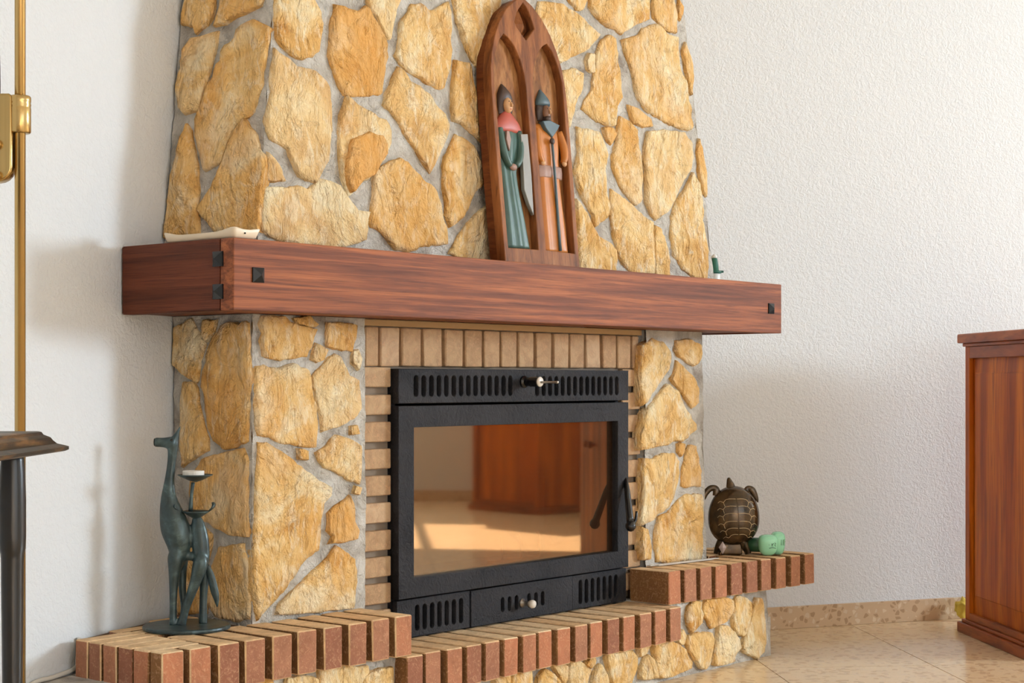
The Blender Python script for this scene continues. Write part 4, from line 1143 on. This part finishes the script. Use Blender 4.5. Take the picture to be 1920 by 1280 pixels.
for sgn in (-1, 1):
    for zy, ext in ((372, 150), (470, 165), (572, 175), (682, 170), (780, 150), (870, 110)):
        cxz = 492 + (zy - 345) * .075
        put('scute_line', line([(cxz + sgn * 8, zy), (cxz + sgn * ext * .6, zy - 2), (cxz + sgn * ext, zy + 14)]), M['turtle_line'], sh, smooth=True)
        put('scute_line', line([(cxz + sgn * ext, zy + 14), (cxz + sgn * (ext + 28), zy + 48), (cxz + sgn * (ext + 70), zy + 36), (cxz + sgn * (ext + 100), zy + 62)]), M['turtle_line'], sh, smooth=True)
        if zy < 800: put('scute_line', line([(cxz + sgn * (ext + 28), zy + 48), (cxz + sgn * (ext + 18), zy + 78), (cxz + sgn * (ext + 8), zy + 104)]), M['turtle_line'], sh, smooth=True)
def limb(pts, flat=.45, y=0.0):
    q = spline([((a - 487) * KT, y, (1172 - b) * KT, r * KT) for a, b, r in pts], 5)
    bm = bmesh.new(); bm_tube(bm, [a[:3] for a in q], [max(a[3], .0008) for a in q], 14, ((0, 1, 0), flat)); bm.transform(TM); return me_bm(bm)
put('head', limb([(455, 270, 70), (440, 200, 62), (425, 140, 42), (415, 95, 24), (412, 82, 8)], .9), M['turtle'], tur, smooth=True)
put('flipper', limb([(235, 340, 50), (242, 270, 52), (215, 232, 46), (150, 240, 44), (92, 300, 42), (58, 380, 32), (44, 440, 12)], .5), M['turtle'], tur, smooth=True)
put('flipper', limb([(680, 320, 40), (665, 270, 42), (690, 232, 36), (742, 254, 46), (784, 325, 40), (814, 392, 24), (828, 435, 6)], .5), M['turtle'], tur, smooth=True)
put('leg', limb([(610, 960, 80), (650, 1050, 64), (680, 1120, 50), (690, 1160, 46)], .8), M['turtle'], tur, smooth=True)
put('leg', limb([(340, 960, 80), (285, 1050, 64), (255, 1120, 50), (245, 1160, 46)], .8), M['turtle'], tur, smooth=True)
put('tail', limb([(600, 980, 44), (605, 1040, 30), (600, 1080, 10)], .8, -.014), M['turtle'], tur, smooth=True)
put('foot_block', box_me((-.034, -.012, .0), (.022, .022, .032), .005, M=TM), M['turtle'], tur)
g = put('shell_charm', me_from([TM @ tp(a, b, y) for a, b, y in ((310, 970, -.030), (362, 1055, -.030), (310, 1150, -.030), (255, 1055, -.030), (310, 1058, -.036), (310, 1058, -.026))], [(0, 1, 4), (1, 2, 4), (2, 3, 4), (3, 0, 4), (1, 0, 5), (2, 1, 5), (3, 2, 5), (0, 3, 5)]), M['gem'])
tag(g, 'small pale pink diamond-shaped charm at the foot of the turtle figurine', 'charm')

# mint ornament
GC = Vector((1.905, .045, .2655))
orn = thing('mint_ornament', GC, 'mint green glazed ornament with two rounded heads beside the turtle figurine', 'ornament')
GM = frame(GC, RIGHT, FWD, UP)
def lobe(cx, cy, w, d, h, p=3.0, taper=.12):
    bm = bmesh.new(); rings = []
    for i in range(15):
        t = -math.pi / 2 + math.pi * i / 14
        zz = math.copysign(abs(math.sin(t)) ** (2 / p), math.sin(t)); rr = max(abs(math.cos(t)) ** (2 / p), .02)
        rr *= 1 + taper * zz
        r = []
        for k in range(28):
            a = 2 * math.pi * k / 28; ca, sa = math.cos(a), math.sin(a)
            r.append((cx + w / 2 * rr * math.copysign(abs(ca) ** (2 / p), ca), cy + d / 2 * rr * math.copysign(abs(sa) ** (2 / p), sa), h / 2 + h / 2 * zz))
        rings.append(r)
    bm_loft(bm, rings); bm.transform(GM); return me_bm(bm)
put('front_head', lobe(0, 0, .052, .044, .056), M['green'], orn, smooth=True)
put('rear_head', lobe(.030, .022, .038, .044, .062), M['green'], orn, smooth=True)
put('neck_tube', tube_me([GM @ Vector((-.046, .030, .026)), GM @ Vector((-.01, .02, .026))], .0195, 20), M['green_dk'], orn, smooth=True)
for pts in ([(-.001, .030), (.0005, .030)], [(.007, .034), (.008, .026), (.0085, .031), (.012, .034)], [(.015, .036), (.018, .033), (.015, .030), (.018, .026)], [(.0, .021), (.008, .023), (.018, .021)]):
    put('incised_mark', tube_me([GM @ Vector((x, -.0222, z)) for x, z in pts], .0007, 6), M['green_dk'], orn)
for pts in ([(.036, .042), (.036, .028), (.041, .027), (.041, .042)], [(.044, .043), (.044, .026)], [(.0465, .037), (.0475, .037)]):
    put('incised_mark', tube_me([GM @ Vector((x, -.0005 + (x - .036) * .12, z)) for x, z in pts], .0006, 6), M['green_dk'], orn)

lf_ = thing('paper_leaflet', (1.60, .115, .2655), 'thin folded white leaflet lying at the foot of the right stone pillar', 'leaflet')
LM = frame(Vector((1.478, .128, .2668)), Vector((1, -.13, 0)).normalized(), Vector((.13, 1, 0)).normalized(), UP)
put('sheet', box_me((0, 0, 0), (.265, .010, .0022), .0004, 1, LM), M['paper'], lf_)
put('sheet', box_me((.02, -.011, 0), (.235, -.002, .0016), .0004, 1, LM @ Matrix.Rotation(.018, 4, 'Z')), M['paper'], lf_)

# ------------------------------------------------------------------ brass floor lamp
lp = thing('floor_lamp', (-.475, -.05, 0), 'tall brass floor lamp pole with bracket standing by the left wall', 'floor lamp')
LPM = frame(Vector((-.475, -.05, 0)), RIGHT, FWD, UP)
put('pole', lathe_me([(.0083, .02), (.0083, 2.30), (.007, 2.31)], 24, LPM), M['brass'], lp, smooth=True)
put('base', lathe_me([(.11, 0), (.115, .004), (.115, .014), (.10, .020), (.02, .024), (.012, .05)], 40, LPM), M['brass'], lp, smooth=True)
put('collar', lathe_me([(.0085, 1.117), (.0150, 1.117), (.0165, 1.119), (.0165, 1.156), (.0158, 1.158), (.0168, 1.161), (.0158, 1.164), (.0166, 1.166), (.0166, 1.173), (.015, 1.175), (.0085, 1.175)], 28, LPM), M['brass'], lp, smooth=True)
bd = [(.024 * math.cos(math.pi + math.pi * i / 10), 1.064 + .024 * math.sin(math.pi + math.pi * i / 10)) for i in range(11)] + [(.024, 1.172), (.019, 1.177), (-.019, 1.177), (-.024, 1.172)]
br = put('bracket', cut_me([bd], .020, LPM @ Matrix.Translation((-.0325, -.012, 0)), .003), M['brass'], lp)
for z in (1.098, 1.050): put('thumb_screw', lathe_me([(.004, 0), (.004, .004), (.0072, .006), (.0080, .010), (.006, .0145), (.002, .016)], 20, LPM @ Matrix.Translation((-.0315, -.012, z)) @ RX), M['brass'], br, smooth=True)
put('arm_rod', tube_me([LPM @ Vector((-.0325, 0, 1.17)), LPM @ Vector((-.0335, 0, 1.24)), LPM @ Vector((-.040, 0, 1.36)), LPM @ Vector((-.07, 0, 1.60))], .0022, 8, sub=4), M['black'], lp, smooth=True)

# ------------------------------------------------------------------ side table
tb = thing('side_table', (-.95, -.70, 0), 'dark worn side table with moulded top and turned black legs by the left wall', 'table')
TT = frame(Vector((-.665, -.447, 0)), -RIGHT, -FWD, UP)     # local origin: the corner nearest the fireplace
rings = []
for d, z in ((.03, .641), (.004, .641), (0, .643), (0, .647), (.004, .6485), (.012, .651), (.0165, .6555), (.0185, .659), (.020, .660), (.026, .663), (.028, .6665), (.031, .6675)):
    x0, x1, y0, y1 = d, .48 - d, d, .60 - d
    r = []
    for (cx, cy, a0) in ((x0 + .006, y0 + .006, 180), (x1 - .006, y0 + .006, 270), (x1 - .006, y1 - .006, 0), (x0 + .006, y1 - .006, 90)):
        for i in range(4): a = math.radians(a0 + 30 * i); r.append((cx + .006 * math.cos(a), cy + .006 * math.sin(a), z))
    rings.append(r)
bm = bmesh.new(); bm_loft(bm, rings); bm.transform(TT)
put('table_top', me_bm(bm), M['table'], tb)
lm = lathe_me([(.010, 0), (.0105, .02), (.0115, .20), (.0128, .36), (.0140, .470), (.0143, .508), (.0148, .514), (.0164, .520), (.0168, .535), (.0168, .580), (.0160, .612), (.0145, .632), (.0140, .641)], 24)
lm.materials.append(M['ebony']); shade(lm, True)
for x, y in ((.052, .080), (.428, .080), (.052, .52), (.428, .52)):
    put('leg', lm, None, tb, TT @ Vector((x, y, 0)))

# ------------------------------------------------------------------ pine cabinets
def cabinet(name, corner, fdir, ddir, wd, dp, ht, label):
    c = thing(name, corner, label, 'cabinet', 'matching pine cabinets')
    F = frame(Vector(corner), fdir, ddir, UP)
    put('plinth', box_me((0, 0, 0), (wd, dp, .030), .003, 2, F), M['cab_h'], c)
    put('plinth_moulding', box_me((.010, .010, .030), (wd - .010, dp - .010, .040), .003, 2, F), M['cab_h'], c)
    put('carcass', box_me((.022, .032, .040), (wd - .022, dp - .022, ht - .037), 0, 1, F), M['cab'], c)
    put('top_moulding', box_me((.012, .012, ht - .037), (wd - .012, dp - .012, ht - .027), .003, 2, F), M['cab_h'], c)
    put('top', box_me((0, 0, ht - .027), (wd, dp, ht), .005, 3, F), M['cab_h'], c)
    s = .034; z0, z1 = .040, ht - .037
    for x in (.020, wd - .020 - s): put('stile', box_me((x, .018, z0), (x + s, .032, z1), .002, 2, F), M['cab'], c)
    put('rail', box_me((.020 + s, .018, z1 - .034), (wd - .020 - s, .032, z1), .002, 2, F), M['cab_h'], c)
    put('rail', box_me((.020 + s, .018, z0), (wd - .020 - s, .032, z0 + .020), .002, 2, F), M['cab_h'], c)
    # raised field panel
    xa, xb, za, zb = .020 + s + .010, wd - .030 - s, z0 + .072, z1 - .076
    v = [(xa - .010, .0315, za - .052), (xb + .010, .0315, za - .052), (xb + .010, .0315, zb + .042), (xa - .010, .0315, zb + .042),
         (xa + .012, .0285, za), (xb - .012, .0285, za), (xb - .012, .0285, zb), (xa + .012, .0285, zb),
         (xa + .014, .0265, za + .003), (xb - .014, .0265, za + .003), (xb - .014, .0265, zb - .003), (xa + .014, .0265, zb - .003)]
    q = []
    for o_ in (0, 4): q += [(o_ + i, o_ + (i + 1) % 4, o_ + 4 + (i + 1) % 4, o_ + 4 + i) for i in range(4)]
    q.append((8, 9, 10, 11))
    me = me_from(v, q); me.transform(F); put('side_panel', me, M['cab'], c)
    # pair of doors on the long front
    for k in range(2):
        y0 = .030 + k * (dp - .06) / 2
        dr = put('door', box_me((wd - .022, y0 + .002, .045), (wd - .010, y0 + (dp - .06) / 2 - .002, ht - .042), .002, 2, F), M['cab'], c)
        put('knob', lathe_me([(.005, 0), (.006, .008), (.013, .014), (.012, .022), (.004, .026)], 16, F @ Matrix.Translation((wd - .010, y0 + (.05 if k else (dp - .06) / 2 - .05), ht * .6)) @ Matrix.Rotation(math.pi / 2, 4, 'Y')), M['cab_h'], dr, smooth=True)
    return c
cabinet('pine_cabinet', (2.62, -.163, 0), Vector((-.7133, -.7009, 0)), Vector((.7009, -.7133, 0)), .52, .66, .870, 'reddish brown pine cabinet with panelled side at the right edge by the wall')
cabinet('pine_cabinet', (5.13, -3.12, 0), Vector((.15, -.9887, 0)), Vector((.9887, .15, 0)), .60, .60, .90, 'pine cabinet by the side window, seen reflected in the stove glass')

# ------------------------------------------------------------------ small things by the walls
bm = bmesh.new(); bmesh.ops.create_icosphere(bm, subdivisions=3, radius=1.0)
for v in bm.verts:
    v.co *= 1 + .55 * noise.noise(v.co * 1.8) + .3 * noise.noise(v.co * 4)
    v.co = Vector((v.co.x * .019, v.co.y * .019, (v.co.z + 1.1) * .030))
zmin = min(v.co.z for v in bm.verts)
for v in bm.verts: v.co.z -= zmin
tag(put('yellow_cloth', me_bm(bm), M['yellow'], None, (2.826, -.084, 0), True), 'crumpled yellow cloth behind the pine cabinet against the skirting', 'cloth')
wn = Vector((.349, -1, 0)).normalized() * .006
cab_pts = [(-.136, .279, .262), (-.140, .2775, .225), (-.148, .275, .208), (-.21, .253, .2025), (-.275, .230, .199), (-.40, .1867, .15), (-.60, .117, .06), (-.80, .047, .01)]
tag(put('wall_cable', tube_me([Vector((a, LW(a), c)) + wn for a, b, c in cab_pts], .0042, 10, sub=4), M['cable'], None, None, True), 'off-white cable clipped along the left wall beside the brick hearth', 'cable')
